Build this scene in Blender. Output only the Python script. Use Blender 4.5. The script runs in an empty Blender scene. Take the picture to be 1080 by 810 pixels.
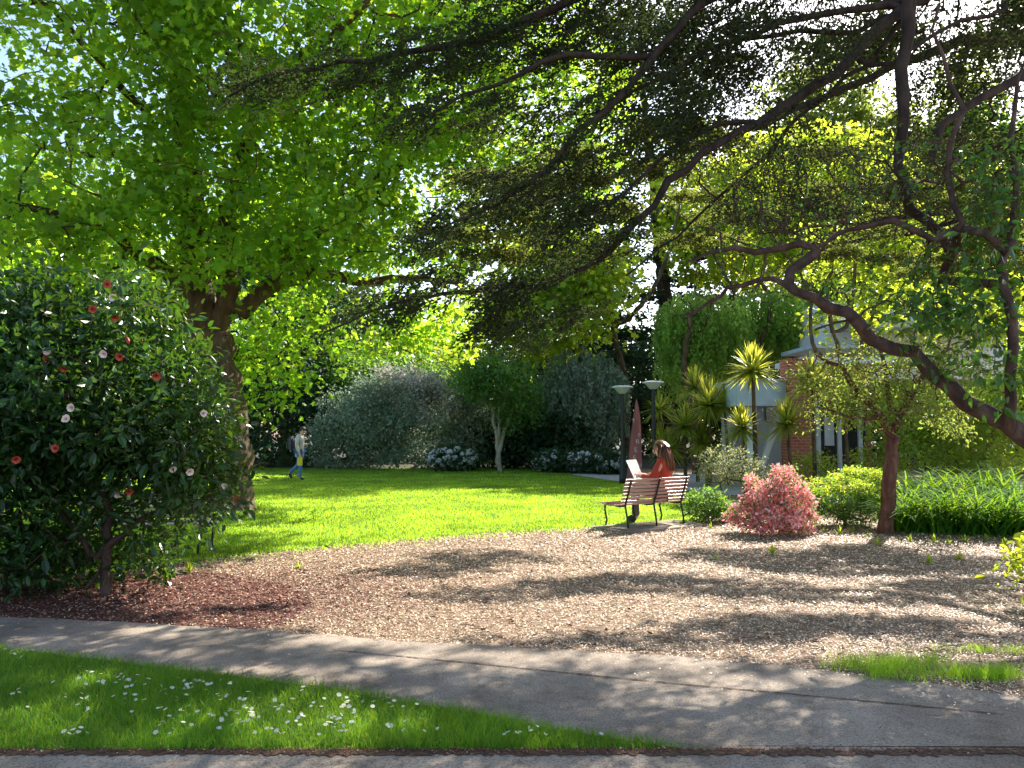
import bpy, bmesh, math, random
import numpy as np
from mathutils import Vector, Matrix
rng = np.random.default_rng(7)
random.seed(7)
PI = math.pi
F = 816.0
EYE = 1.65
PITCH = math.atan(47 / F)
scene = bpy.context.scene
col = scene.collection

# ------------------------------------------------------------------ camera
cam_d = bpy.data.cameras.new('camera'); cam = bpy.data.objects.new('camera', cam_d); col.objects.link(cam)
cam_d.sensor_width = 36; cam_d.lens = 36 * F / 1080; cam_d.clip_end = 2000; cam_d.clip_start = 0.05
cam.location = (0, 0, EYE); cam.rotation_euler = (PI / 2 + PITCH, 0, 0)
scene.camera = cam

def P(px, py, Y):
    """point seen at photo position (px,py) that lies Y metres ahead"""
    u = (px - 540) / F; v = (405 - py) / F
    dy = math.cos(PITCH) - v * math.sin(PITCH); dz = math.sin(PITCH) + v * math.cos(PITCH)
    t = Y / dy
    return np.array([u * t, Y, EYE + dz * t])
def G(px, py, z=0.0):
    u = (px - 540) / F; v = (405 - py) / F
    dy = math.cos(PITCH) - v * math.sin(PITCH); dz = math.sin(PITCH) + v * math.cos(PITCH)
    t = (z - EYE) / dz
    return np.array([u * t, dy * t, z])

# ------------------------------------------------------------------ object helpers
def tag(o, label=None, cat=None, group=None, kind=None):
    if label: o['label'] = label
    if cat: o['category'] = cat
    if group: o['group'] = group
    if kind: o['kind'] = kind
    return o
def empty(name, loc, label, cat, group=None, rz=0):
    o = bpy.data.objects.new(name, None); col.objects.link(o)
    o.location = tuple(loc); o.rotation_euler = (0, 0, rz); o.empty_display_size = 0.2
    return tag(o, label, cat, group)
def raw_mesh(name, V, polys, mats, smooth=False):
    """V (n,3); polys: list of (F array (m,k), material index)"""
    me = bpy.data.meshes.new(name)
    V = np.asarray(V, dtype=np.float32)
    me.vertices.add(len(V)); me.vertices.foreach_set('co', V.ravel())
    loops = []; starts = []; mi = []; off = 0
    for Fa, m in polys:
        Fa = np.asarray(Fa, dtype=np.int32)
        if len(Fa) == 0: continue
        k = Fa.shape[1]
        loops.append(Fa.ravel()); starts.append(off + np.arange(len(Fa), dtype=np.int32) * k)
        mi.append(np.full(len(Fa), m, dtype=np.int32)); off += Fa.size
    L = np.concatenate(loops); S = np.concatenate(starts); M = np.concatenate(mi)
    me.loops.add(len(L)); me.loops.foreach_set('vertex_index', L)
    me.polygons.add(len(S)); me.polygons.foreach_set('loop_start', S)
    me.polygons.foreach_set('material_index', M)
    me.polygons.foreach_set('use_smooth', np.full(len(S), smooth))
    me.update(calc_edges=True); me.validate()
    for m in mats: me.materials.append(m)
    return me
def link(name, me, parent=None, loc=None):
    o = bpy.data.objects.new(name, me); col.objects.link(o)
    if parent is not None: o.parent = parent
    if loc is not None: o.location = tuple(loc)
    return o
class MB:
    """collects shapes in one mesh"""
    def __init__(s): s.V = []; s.P = []; s.n = 0
    def add(s, V, F, m=0):
        V = np.asarray(V, float); s.V.append(V)
        groups = {}
        for f in F: groups.setdefault(len(f), []).append(f)
        for k, fs in groups.items(): s.P.append((np.array(fs) + s.n, m))
        s.n += len(V)
    def box(s, c, size, rot=None, m=0, bev=0):
        c = np.array(c, float); h = np.array(size, float) / 2
        if bev > 0:
            bm = bmesh.new(); bmesh.ops.create_cube(bm, size=1)
            for v in bm.verts: v.co = Vector((v.co.x * 2 * h[0], v.co.y * 2 * h[1], v.co.z * 2 * h[2]))
            bmesh.ops.bevel(bm, geom=bm.edges[:], offset=bev, segments=2, affect='EDGES')
            V = np.array([v.co[:] for v in bm.verts]); Fs = [[v.index for v in f.verts] for f in bm.faces]; bm.free()
        else:
            V = np.array([[x, y, z] for x in (-1, 1) for y in (-1, 1) for z in (-1, 1)]) * h
            Fs = [[0, 1, 3, 2], [4, 6, 7, 5], [0, 4, 5, 1], [2, 3, 7, 6], [0, 2, 6, 4], [1, 5, 7, 3]]
        if rot is not None: V = V @ np.array(rot).T
        s.add(V + c, Fs, m)
    def tube(s, pts, rad, k=8, m=0, caps=True, jitter=0):
        pts = np.array(pts, float); n = len(pts)
        rad = np.full(n, rad) if np.isscalar(rad) else np.array(rad, float)
        T = np.gradient(pts, axis=0); T /= np.linalg.norm(T, axis=1)[:, None] + 1e-9
        U, W = frames(T)
        a = np.arange(k) * 2 * PI / k
        R = rad[:, None] * (1 + (rng.normal(0, jitter, (n, k)) if jitter else 0))
        V = pts[:, None, :] + R[..., None] * (np.cos(a)[None, :, None] * U[:, None, :] + np.sin(a)[None, :, None] * W[:, None, :])
        Fs = [[i * k + j, i * k + (j + 1) % k, (i + 1) * k + (j + 1) % k, (i + 1) * k + j] for i in range(n - 1) for j in range(k)]
        if caps: Fs.append(list(range(k))[::-1]); Fs.append([(n - 1) * k + j for j in range(k)])
        s.add(V.reshape(-1, 3), Fs, m)
    def lathe(s, c, prof, k=24, m=0):
        a = np.arange(k) * 2 * PI / k
        V = [[c[0] + r * math.cos(t), c[1] + r * math.sin(t), c[2] + z] for r, z in prof for t in a]
        n = len(prof)
        Fs = [[i * k + j, i * k + (j + 1) % k, (i + 1) * k + (j + 1) % k, (i + 1) * k + j] for i in range(n - 1) for j in range(k)]
        Fs.append(list(range(k))[::-1]); Fs.append([(n - 1) * k + j for j in range(k)])
        s.add(V, Fs, m)
    def ball(s, c, r, m=0, rings=8, seg=12, rot=None):
        r = np.array([r] * 3 if np.isscalar(r) else r, float)
        V = [[0, 0, -1]]
        for i in range(1, rings):
            t = PI * i / rings
            for j in range(seg):
                p = 2 * PI * j / seg; V.append([math.sin(t) * math.cos(p), math.sin(t) * math.sin(p), -math.cos(t)])
        V.append([0, 0, 1]); V = np.array(V) * r
        Fs = [[0, 1 + (j + 1) % seg, 1 + j] for j in range(seg)]
        for i in range(rings - 2):
            b = 1 + i * seg
            Fs += [[b + j, b + (j + 1) % seg, b + seg + (j + 1) % seg, b + seg + j] for j in range(seg)]
        b = 1 + (rings - 2) * seg; e = len(V) - 1
        Fs += [[b + j, b + (j + 1) % seg, e] for j in range(seg)]
        if rot is not None: V = V @ np.array(rot).T
        s.add(V + np.array(c), Fs, m)
    def build(s, name, mats, parent=None, smooth=False, loc=None):
        if not isinstance(mats, (list, tuple)): mats = [mats]
        return link(name, raw_mesh(name, np.concatenate(s.V), s.P, mats, smooth), parent, loc)
def frames(T):
    up = np.where(np.abs(T[:, 2:3]) > 0.9, np.array([[1.0, 0, 0]]), np.array([[0, 0, 1.0]]))
    U = np.cross(up, T); U /= np.linalg.norm(U, axis=1)[:, None] + 1e-9
    return U, np.cross(T, U)
def rotz(a): c, s = math.cos(a), math.sin(a); return np.array([[c, -s, 0], [s, c, 0], [0, 0, 1]])
def rotx(a): c, s = math.cos(a), math.sin(a); return np.array([[1, 0, 0], [0, c, -s], [0, s, c]])
def roty(a): c, s = math.cos(a), math.sin(a); return np.array([[c, 0, s], [0, 1, 0], [-s, 0, c]])
def unit(v): return v / (np.linalg.norm(v, axis=-1, keepdims=True) + 1e-9)

# ------------------------------------------------------------------ materials
def new_mat(name):
    m = bpy.data.materials.new(name); m.use_nodes = True
    nt = m.node_tree; nt.nodes.clear()
    return m, nt, nt.nodes, nt.links
def ramp(N, L, fac, stops, interp='LINEAR'):
    r = N.new('ShaderNodeValToRGB'); r.color_ramp.interpolation = interp
    e = r.color_ramp.elements
    e[0].position = stops[0][0]; e[0].color = (*stops[0][1], 1)
    e[1].position = stops[-1][0]; e[1].color = (*stops[-1][1], 1)
    for p, c in stops[1:-1]: x = e.new(p); x.color = (*c, 1)
    if fac is not None: L.new(fac, r.inputs[0])
    return r.outputs[0]
def noise(N, L, co, scale, detail=4, rough=0.55):
    n = N.new('ShaderNodeTexNoise'); n.inputs['Scale'].default_value = scale
    n.inputs['Detail'].default_value = detail; n.inputs['Roughness'].default_value = rough
    L.new(co, n.inputs['Vector']); return n.outputs[0]
def mixc(N, L, fac, a, b, mode='MIX'):
    x = N.new('ShaderNodeMix'); x.data_type = 'RGBA'; x.blend_type = mode
    for sock, v in ((x.inputs[0], fac), (x.inputs[6], a), (x.inputs[7], b)):
        if isinstance(v, (int, float)): sock.default_value = v
        elif isinstance(v, tuple): sock.default_value = (*v, 1)
        else: L.new(v, sock)
    return x.outputs[2]
def leaf_mat(name, cols, trans, rough=0.5, tw=0.45, spec=0.5, var=0.5):
    m, nt, N, L = new_mat(name)
    g = N.new('ShaderNodeNewGeometry'); tc = N.new('ShaderNodeTexCoord')
    c = ramp(N, L, g.outputs['Random Per Island'], [(i / (len(cols) - 1), k) for i, k in enumerate(cols)])
    big = noise(N, L, tc.outputs['Object'], 0.9, 2)
    sc = N.new('ShaderNodeMapRange'); L.new(big, sc.inputs[0]); sc.inputs[1].default_value = 0.3; sc.inputs[2].default_value = 0.7
    sc.inputs[3].default_value = 1 - var * 0.5; sc.inputs[4].default_value = 1 + var * 0.5
    hs = N.new('ShaderNodeHueSaturation'); L.new(c, hs.inputs['Color']); L.new(sc.outputs[0], hs.inputs['Value'])
    p = N.new('ShaderNodeBsdfPrincipled'); L.new(hs.outputs[0], p.inputs['Base Color'])
    p.inputs['Roughness'].default_value = rough; p.inputs['Specular IOR Level'].default_value = spec
    t = N.new('ShaderNodeBsdfTranslucent')
    hs2 = N.new('ShaderNodeHueSaturation'); hs2.inputs['Color'].default_value = (*trans, 1)
    mr = N.new('ShaderNodeMapRange'); L.new(g.outputs['Random Per Island'], mr.inputs[0]); mr.inputs[3].default_value = 0.475; mr.inputs[4].default_value = 0.52
    L.new(mr.outputs[0], hs2.inputs['Hue']); L.new(sc.outputs[0], hs2.inputs['Value'])
    L.new(hs2.outputs[0], t.inputs['Color'])
    x = N.new('ShaderNodeMixShader'); x.inputs[0].default_value = tw
    L.new(p.outputs[0], x.inputs[1]); L.new(t.outputs[0], x.inputs[2])
    o = N.new('ShaderNodeOutputMaterial'); L.new(x.outputs[0], o.inputs[0])
    return m
def surf_mat(name, stops, scale=5, rough=0.8, bump=0.0, bscale=None, spec=0.3, metal=0, detail=5, stretch=None, island=False, fine=None, dist=0.02):
    m, nt, N, L = new_mat(name)
    tc = N.new('ShaderNodeTexCoord'); co = tc.outputs['Object']
    if stretch:
        mp = N.new('ShaderNodeMapping'); mp.inputs['Scale'].default_value = stretch; L.new(co, mp.inputs[0]); co = mp.outputs[0]
    if island:
        g = N.new('ShaderNodeNewGeometry'); f = g.outputs['Random Per Island']
    else: f = noise(N, L, co, scale, detail)
    if len(stops) == 1: stops = [(0.3, tuple(c * 0.88 for c in stops[0])), (0.7, tuple(min(1, c * 1.1) for c in stops[0]))]
    c = ramp(N, L, f, stops)
    if fine:
        f2 = noise(N, L, co, fine[0], 3); c2 = ramp(N, L, f2, [(0.35, (1 - fine[1],) * 3), (0.65, (1, 1, 1))])
        c = mixc(N, L, 1.0, c, c2, 'MULTIPLY')
    p = N.new('ShaderNodeBsdfPrincipled'); L.new(c, p.inputs['Base Color'])
    p.inputs['Roughness'].default_value = rough; p.inputs['Specular IOR Level'].default_value = spec; p.inputs['Metallic'].default_value = metal
    if bump:
        b = N.new('ShaderNodeBump'); b.inputs['Strength'].default_value = bump; b.inputs['Distance'].default_value = dist
        L.new(noise(N, L, co, bscale or scale * 4, 6, 0.65), b.inputs['Height']); L.new(b.outputs[0], p.inputs['Normal'])
    o = N.new('ShaderNodeOutputMaterial'); L.new(p.outputs[0], o.inputs[0])
    return m

M = {}
M['plane_leaf'] = leaf_mat('plane_leaf', [(.022, .085, .012), (.045, .15, .015), (.10, .23, .025)], (.50, .78, .035), .45, .52, .4, .85)
M['bright_leaf'] = leaf_mat('bright_leaf', [(.06, .15, .015), (.12, .24, .02), (.20, .32, .03)], (.68, .80, .05), .5, .56, .4, .6)
M['camellia_leaf'] = leaf_mat('camellia_leaf', [(.010, .035, .010), (.018, .06, .014), (.035, .10, .02)], (.18, .38, .02), .32, .16, .38)
M['cedar_needle'] = leaf_mat('cedar_needle', [(.018, .032, .014), (.032, .052, .02), (.06, .078, .035)], (.16, .21, .05), .7, .25, .2)
M['dark_leaf'] = leaf_mat('dark_leaf', [(.012, .035, .014), (.02, .055, .02), (.03, .08, .025)], (.08, .17, .03), .5, .25, .4)
M['grey_leaf'] = leaf_mat('grey_leaf', [(.09, .15, .10), (.17, .24, .17), (.28, .34, .26)], (.34, .46, .26), .6, .25, .3)
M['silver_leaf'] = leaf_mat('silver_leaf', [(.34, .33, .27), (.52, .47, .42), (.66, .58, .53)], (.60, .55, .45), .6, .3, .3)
M['mid_leaf'] = leaf_mat('mid_leaf', [(.03, .09, .02), (.05, .14, .03), (.09, .20, .04)], (.28, .50, .05), .5, .4, .4)
M['olive_leaf'] = leaf_mat('olive_leaf', [(.05, .09, .02), (.09, .14, .03), (.15, .19, .05)], (.42, .52, .08), .5, .45, .4)
M['willow_leaf'] = leaf_mat('willow_leaf', [(.08, .19, .03), (.14, .28, .05), (.22, .36, .08)], (.55, .74, .12), .5, .52, .3)
M['lime_leaf'] = leaf_mat('lime_leaf', [(.14, .24, .02), (.24, .34, .04), (.34, .42, .08)], (.70, .80, .06), .6, .45, .2)
M['sword_leaf'] = leaf_mat('sword_leaf', [(.06, .15, .02), (.12, .22, .03), (.22, .28, .05)], (.75, .74, .08), .4, .52, .5)
M['strap_leaf'] = leaf_mat('strap_leaf', [(.02, .08, .012), (.04, .14, .015), (.08, .20, .02)], (.30, .52, .03), .8, .38, .08)
M['big_leaf'] = leaf_mat('big_leaf', [(.015, .05, .012), (.025, .08, .015), (.06, .15, .02)], (.20, .42, .03), .35, .3, .5)
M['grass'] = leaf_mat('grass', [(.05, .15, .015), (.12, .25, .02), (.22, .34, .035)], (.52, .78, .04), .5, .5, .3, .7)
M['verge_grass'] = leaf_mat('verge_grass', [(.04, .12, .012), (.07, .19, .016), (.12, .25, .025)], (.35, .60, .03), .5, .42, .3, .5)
M['petal_pink'] = leaf_mat('petal_pink', [(.70, .08, .11), (.88, .24, .26), (.95, .48, .48), (.97, .84, .80)], (.98, .42, .42), .6, .35, .5)
M['petal_white'] = leaf_mat('petal_white', [(.62, .66, .74), (.75, .78, .82), (.85, .86, .86)], (.6, .65, .7), .6, .3, .2)
M['petal_blush'] = surf_mat('petal_blush', [(0.3, (.80, .60, .52)), (.7, (.90, .76, .68))], 12, .6)
M['petal_red'] = surf_mat('petal_red', [(0.3, (.42, .05, .035)), (.7, (.62, .14, .08))], 12, .6)
M['petal_daisy'] = surf_mat('petal_daisy', [(.80, .80, .78)], 20, .6)
M['daisy_eye'] = surf_mat('daisy_eye', [(.75, .50, .04)], 20, .6)
M['bark'] = surf_mat('bark', [(.25, (.035, .022, .013)), (.5, (.10, .065, .035)), (.75, (.19, .135, .07))], 6, .9, 1.0, 22, stretch=(1, 1, .35), dist=.04)
M['cedar_bark'] = surf_mat('cedar_bark', [(.3, (.018, .012, .010)), (.7, (.07, .047, .036))], 9, .9, .9, 40, stretch=(1, 1, .4), dist=.02)
M['red_bark'] = surf_mat('red_bark', [(.3, (.07, .028, .02)), (.55, (.17, .075, .05)), (.75, (.28, .16, .11))], 12, .85, 1.0, 30, stretch=(1, 1, .4), dist=.03)
M['plum_bark'] = surf_mat('plum_bark', [(.3, (.035, .020, .016)), (.55, (.09, .052, .040)), (.8, (.17, .115, .085))], 10, .8, .9, 34, stretch=(1, 1, .6), dist=.02)
M['pale_bark'] = surf_mat('pale_bark', [(.3, (.20, .18, .13)), (.7, (.38, .35, .27))], 6, .9, .6, 20)
M['soil'] = surf_mat('soil', [(.3, (.13, .075, .042)), (.5, (.30, .195, .12)), (.7, (.50, .36, .24))], 14, .95, .9, 60, fine=(90, .5))
M['lawn_soil'] = surf_mat('lawn_soil', [(.3, (.06, .14, .014)), (.7, (.11, .20, .02))], 3, .95, .5, 80, fine=(60, .4))
M['red_soil'] = surf_mat('red_soil', [(.3, (.06, .022, .016)), (.7, (.16, .06, .04))], 20, .95, .9, 60)
M['chip'] = surf_mat('chip', [(0, (.05, .028, .015)), (.22, (.22, .13, .07)), (.5, (.62, .45, .30)), (1, (.92, .72, .51))], island=True, rough=.55, spec=.55)
M['red_chip'] = surf_mat('red_chip', [(0, (.04, .015, .012)), (.5, (.17, .055, .038)), (.85, (.28, .12, .08)), (1, (.5, .38, .28))], island=True, rough=.85)
M['brick'] = None

def concrete():
    m, nt, N, L = new_mat('path_concrete')
    tc = N.new('ShaderNodeTexCoord'); co = tc.outputs['Object']
    big = ramp(N, L, noise(N, L, co, .9, 5, .6), [(.3, (.22, .172, .13)), (.5, (.34, .275, .215)), (.7, (.50, .41, .325))])
    agg = ramp(N, L, noise(N, L, co, 75, 3, .8), [(.38, (.45, .44, .42)), (.52, (.95, .95, .95)), (.68, (1.0, 1.0, 1.0))])
    c = mixc(N, L, 1, big, agg, 'MULTIPLY')
    st = ramp(N, L, noise(N, L, co, 7, 6, .7), [(.36, (.55, .52, .48)), (.5, (1, 1, 1))])
    c = mixc(N, L, .6, c, st, 'MULTIPLY')
    v = N.new('ShaderNodeTexVoronoi'); v.inputs['Scale'].default_value = 42; L.new(co, v.inputs[0])
    vr = ramp(N, L, v.outputs['Distance'], [(.10, (.45, .43, .40)), (.22, (1, 1, 1))])
    c = mixc(N, L, .7, c, vr, 'MULTIPLY')
    p = N.new('ShaderNodeBsdfPrincipled'); L.new(c, p.inputs['Base Color']); p.inputs['Roughness'].default_value = .88
    p.inputs['Specular IOR Level'].default_value = .25
    b = N.new('ShaderNodeBump'); b.inputs['Strength'].default_value = .8; b.inputs['Distance'].default_value = .008
    L.new(noise(N, L, co, 130, 4, .7), b.inputs['Height']); L.new(b.outputs[0], p.inputs['Normal'])
    o = N.new('ShaderNodeOutputMaterial'); L.new(p.outputs[0], o.inputs[0]); return m
M['concrete'] = concrete()
def brickm():
    m, nt, N, L = new_mat('brick')
    tc = N.new('ShaderNodeTexCoord')
    sp = N.new('ShaderNodeSeparateXYZ'); L.new(tc.outputs['Object'], sp.inputs[0])
    ad = N.new('ShaderNodeMath'); L.new(sp.outputs[0], ad.inputs[0]); L.new(sp.outputs[1], ad.inputs[1])
    cb = N.new('ShaderNodeCombineXYZ'); L.new(ad.outputs[0], cb.inputs[0]); L.new(sp.outputs[2], cb.inputs[1])
    b = N.new('ShaderNodeTexBrick'); L.new(cb.outputs[0], b.inputs[0]); b.inputs['Scale'].default_value = 1
    b.inputs['Brick Width'].default_value = .23; b.inputs['Row Height'].default_value = .085; b.inputs['Mortar Size'].default_value = .009
    b.inputs['Color1'].default_value = (.42, .11, .07, 1); b.inputs['Color2'].default_value = (.30, .075, .05, 1); b.inputs['Mortar'].default_value = (.36, .24, .19, 1)
    p = N.new('ShaderNodeBsdfPrincipled'); L.new(b.outputs[0], p.inputs['Base Color']); p.inputs['Roughness'].default_value = .9
    o = N.new('ShaderNodeOutputMaterial'); L.new(p.outputs[0], o.inputs[0]); return m
M['brick'] = brickm()
M['white_paint'] = surf_mat('white_paint', [(.70, .74, .78)], 3, .5)
M['blue_paint'] = surf_mat('blue_paint', [(.46, .58, .70)], 3, .5)
M['grey_metal'] = surf_mat('grey_metal', [(.45, .45, .43)], 4, .5, stretch=(12, 12, .3))
M['dark_glass'] = surf_mat('dark_glass', [(.03, .035, .04)], 2, .08, spec=.8)
M['blue_glass'] = surf_mat('blue_glass', [(.16, .26, .36)], 2, .1, spec=.8)
M['iron'] = surf_mat('iron', [(.02, .022, .022)], 10, .45)
M['lamp_black'] = surf_mat('lamp_black', [(.025, .03, .03)], 10, .4)
M['slat'] = surf_mat('slat', [(.3, (.42, .22, .17)), (.7, (.60, .36, .30))], 6, .33, .3, 40, stretch=(.3, 3, 3), spec=.7)
M['grey_slat'] = surf_mat('grey_slat', [(.66, .60, .53)], 6, .5)
M['banner'] = leaf_mat('banner', [(.46, .19, .19), (.50, .21, .21)], (.85, .36, .36), .7, .3, .2, .1)
M['ink_white'] = surf_mat('ink_white', [(.85, .82, .82)], 4, .7)
M['paper'] = leaf_mat('paper', [(.8, .8, .8), (.84, .84, .84)], (.8, .8, .82), .6, .35, .2, .05)
M['skin'] = surf_mat('skin', [(.62, .36, .26)], 8, .55)
M['hair'] = leaf_mat('hair', [(.05, .02, .012), (.12, .05, .025), (.30, .15, .07)], (.55, .28, .12), .35, .3, .6, .2)
M['dark_hair'] = surf_mat('dark_hair', [(.03, .022, .02)], 30, .45, .5, 80)
M['red_knit'] = surf_mat('red_knit', [(.42, .055, .03)], 20, .85, .4, 120)
M['hoodie'] = surf_mat('hoodie', [(.52, .49, .47)], 9, .85, .4, 60)
M['denim'] = surf_mat('denim', [(.10, .19, .38)], 20, .85, .3, 90)
M['grey_cloth'] = surf_mat('grey_cloth', [(.16, .14, .13)], 20, .85)
M['shoe'] = surf_mat('shoe', [(.035, .03, .028)], 20, .6)
M['pack'] = surf_mat('pack', [(.075, .075, .10)], 14, .75, .4, 60)
M['yellow_bag'] = surf_mat('yellow_bag', [(.68, .58, .05)], 10, .6)
M['phone'] = surf_mat('phone', [(.7, .7, .72)], 4, .25)
M['debris'] = surf_mat('debris', [(.3, (.05, .03, .02)), (.7, (.20, .10, .055))], 40, .95, .8, 90)

# ------------------------------------------------------------------ foliage machinery
T_KITE = (np.array([[0, 0, 0], [.42, .30, .07], [1, 0, -.06], [.42, -.30, .07]]), np.array([[0, 2, 1], [0, 3, 2]]))
T_OVAL = (np.array([[0, 0, 0], [.25, .20, .05], [.62, .22, .05], [1, 0, -.08], [.62, -.22, .05], [.25, -.20, .05]]), np.array([[0, 3, 2, 1], [0, 5, 4, 3]]))
_a = [(0, 0), (.10, .42), (.36, .30), (.52, .52), (.62, .22), (1, 0), (.62, -.22), (.52, -.52), (.36, -.30), (.10, -.42)]
T_LOBED = (np.array([[x, y, .10 * abs(y)] for x, y in _a]), np.array([list(range(10))[::-1]]))
T_PETAL = (np.array([[0, 0, 0], [.4, .34, .08], [.8, .40, .16], [1, .12, .2], [1, -.12, .2], [.8, -.40, .16], [.4, -.34, .08]]), np.array([[6, 5, 4, 3, 2, 1, 0]]))
T_NEEDLE = (np.array([[0, 0, 0], [.75, .17, .17], [1, 0, .0], [.75, -.17, -.17], [.7, .19, -.15], [.7, -.19, .15], [.15, .2, 0], [.15, -.2, 0]]),
            np.array([[0, 1, 2], [0, 2, 3], [0, 4, 2], [0, 2, 5], [0, 6, 1], [0, 3, 7]]))
T_BLADE = (np.array([[0, -.05, 0], [0, .05, 0], [.55, .035, .0], [.55, -.035, 0], [1, 0, -.12]]), None)
def leaves_V(T, pos, direc, nrm, size):
    V = T[0]; D = unit(direc); Nn = nrm - (nrm * D).sum(1)[:, None] * D; Nn = unit(Nn); B = np.cross(Nn, D)
    W = (V[None, :, 0, None] * D[:, None, :] + V[None, :, 1, None] * B[:, None, :] + V[None, :, 2, None] * Nn[:, None, :]) * size[:, None, None] + pos[:, None, :]
    k = len(V); n = len(pos)
    Fa = (T[1][None] + (np.arange(n) * k)[:, None, None]).reshape(-1, T[1].shape[1])
    return W.reshape(-1, 3), Fa
def leaf_mesh(name, parts, mats, parent=None, loc=(0, 0, 0)):
    """parts: (T,pos,dir,nrm,size,matindex)"""
    Vs = []; Ps = []; n = 0
    for T, pos, d, nr, sz, mi in parts:
        V, Fa = leaves_V(T, pos, d, nr, sz); Vs.append(V - np.array(loc)); Ps.append((Fa + n, mi)); n += len(V)
    o = link(name, raw_mesh(name, np.concatenate(Vs), Ps, mats), parent)
    return o
def E(px, py, Y, rxp, rzp, ry):
    c = P(px, py, Y); s = Y / F
    return (c, np.array([rxp * s, ry, rzp * s]))
def blob_pts(ells, n, shell=0.5, gap=0.0):
    vol = np.array([np.prod(e[1]) for e in ells]); vol = vol ** .8 / (vol ** .8).sum()
    out = []
    for e, v in zip(ells, vol):
        k = max(3, int(round(n * v)))
        d = unit(rng.normal(0, 1, (k, 3)))
        r = rng.random(k) ** (1 / 3 * (1 - shell) + .02)
        out.append(e[0] + d * r[:, None] * e[1])
    return np.concatenate(out)
def clusters(cent, per, rad, size, T, droop=.3, flat=.7, up=.9, outward=None, mi=0, sizevar=.25):
    n = len(cent) * per
    c = np.repeat(cent, per, axis=0)
    off = rng.normal(0, 1, (n, 3)) * np.array([rad, rad, rad * flat]) * .55
    pos = c + off
    d = unit(off) + rng.normal(0, .6, (n, 3)); d[:, 2] -= droop
    nr = rng.normal(0, .55, (n, 3)); nr[:, 2] += up
    s = size * np.clip(1 + rng.normal(0, sizevar, n), .4, 1.8)
    return (T, pos, unit(d), nr, s, mi)

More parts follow.
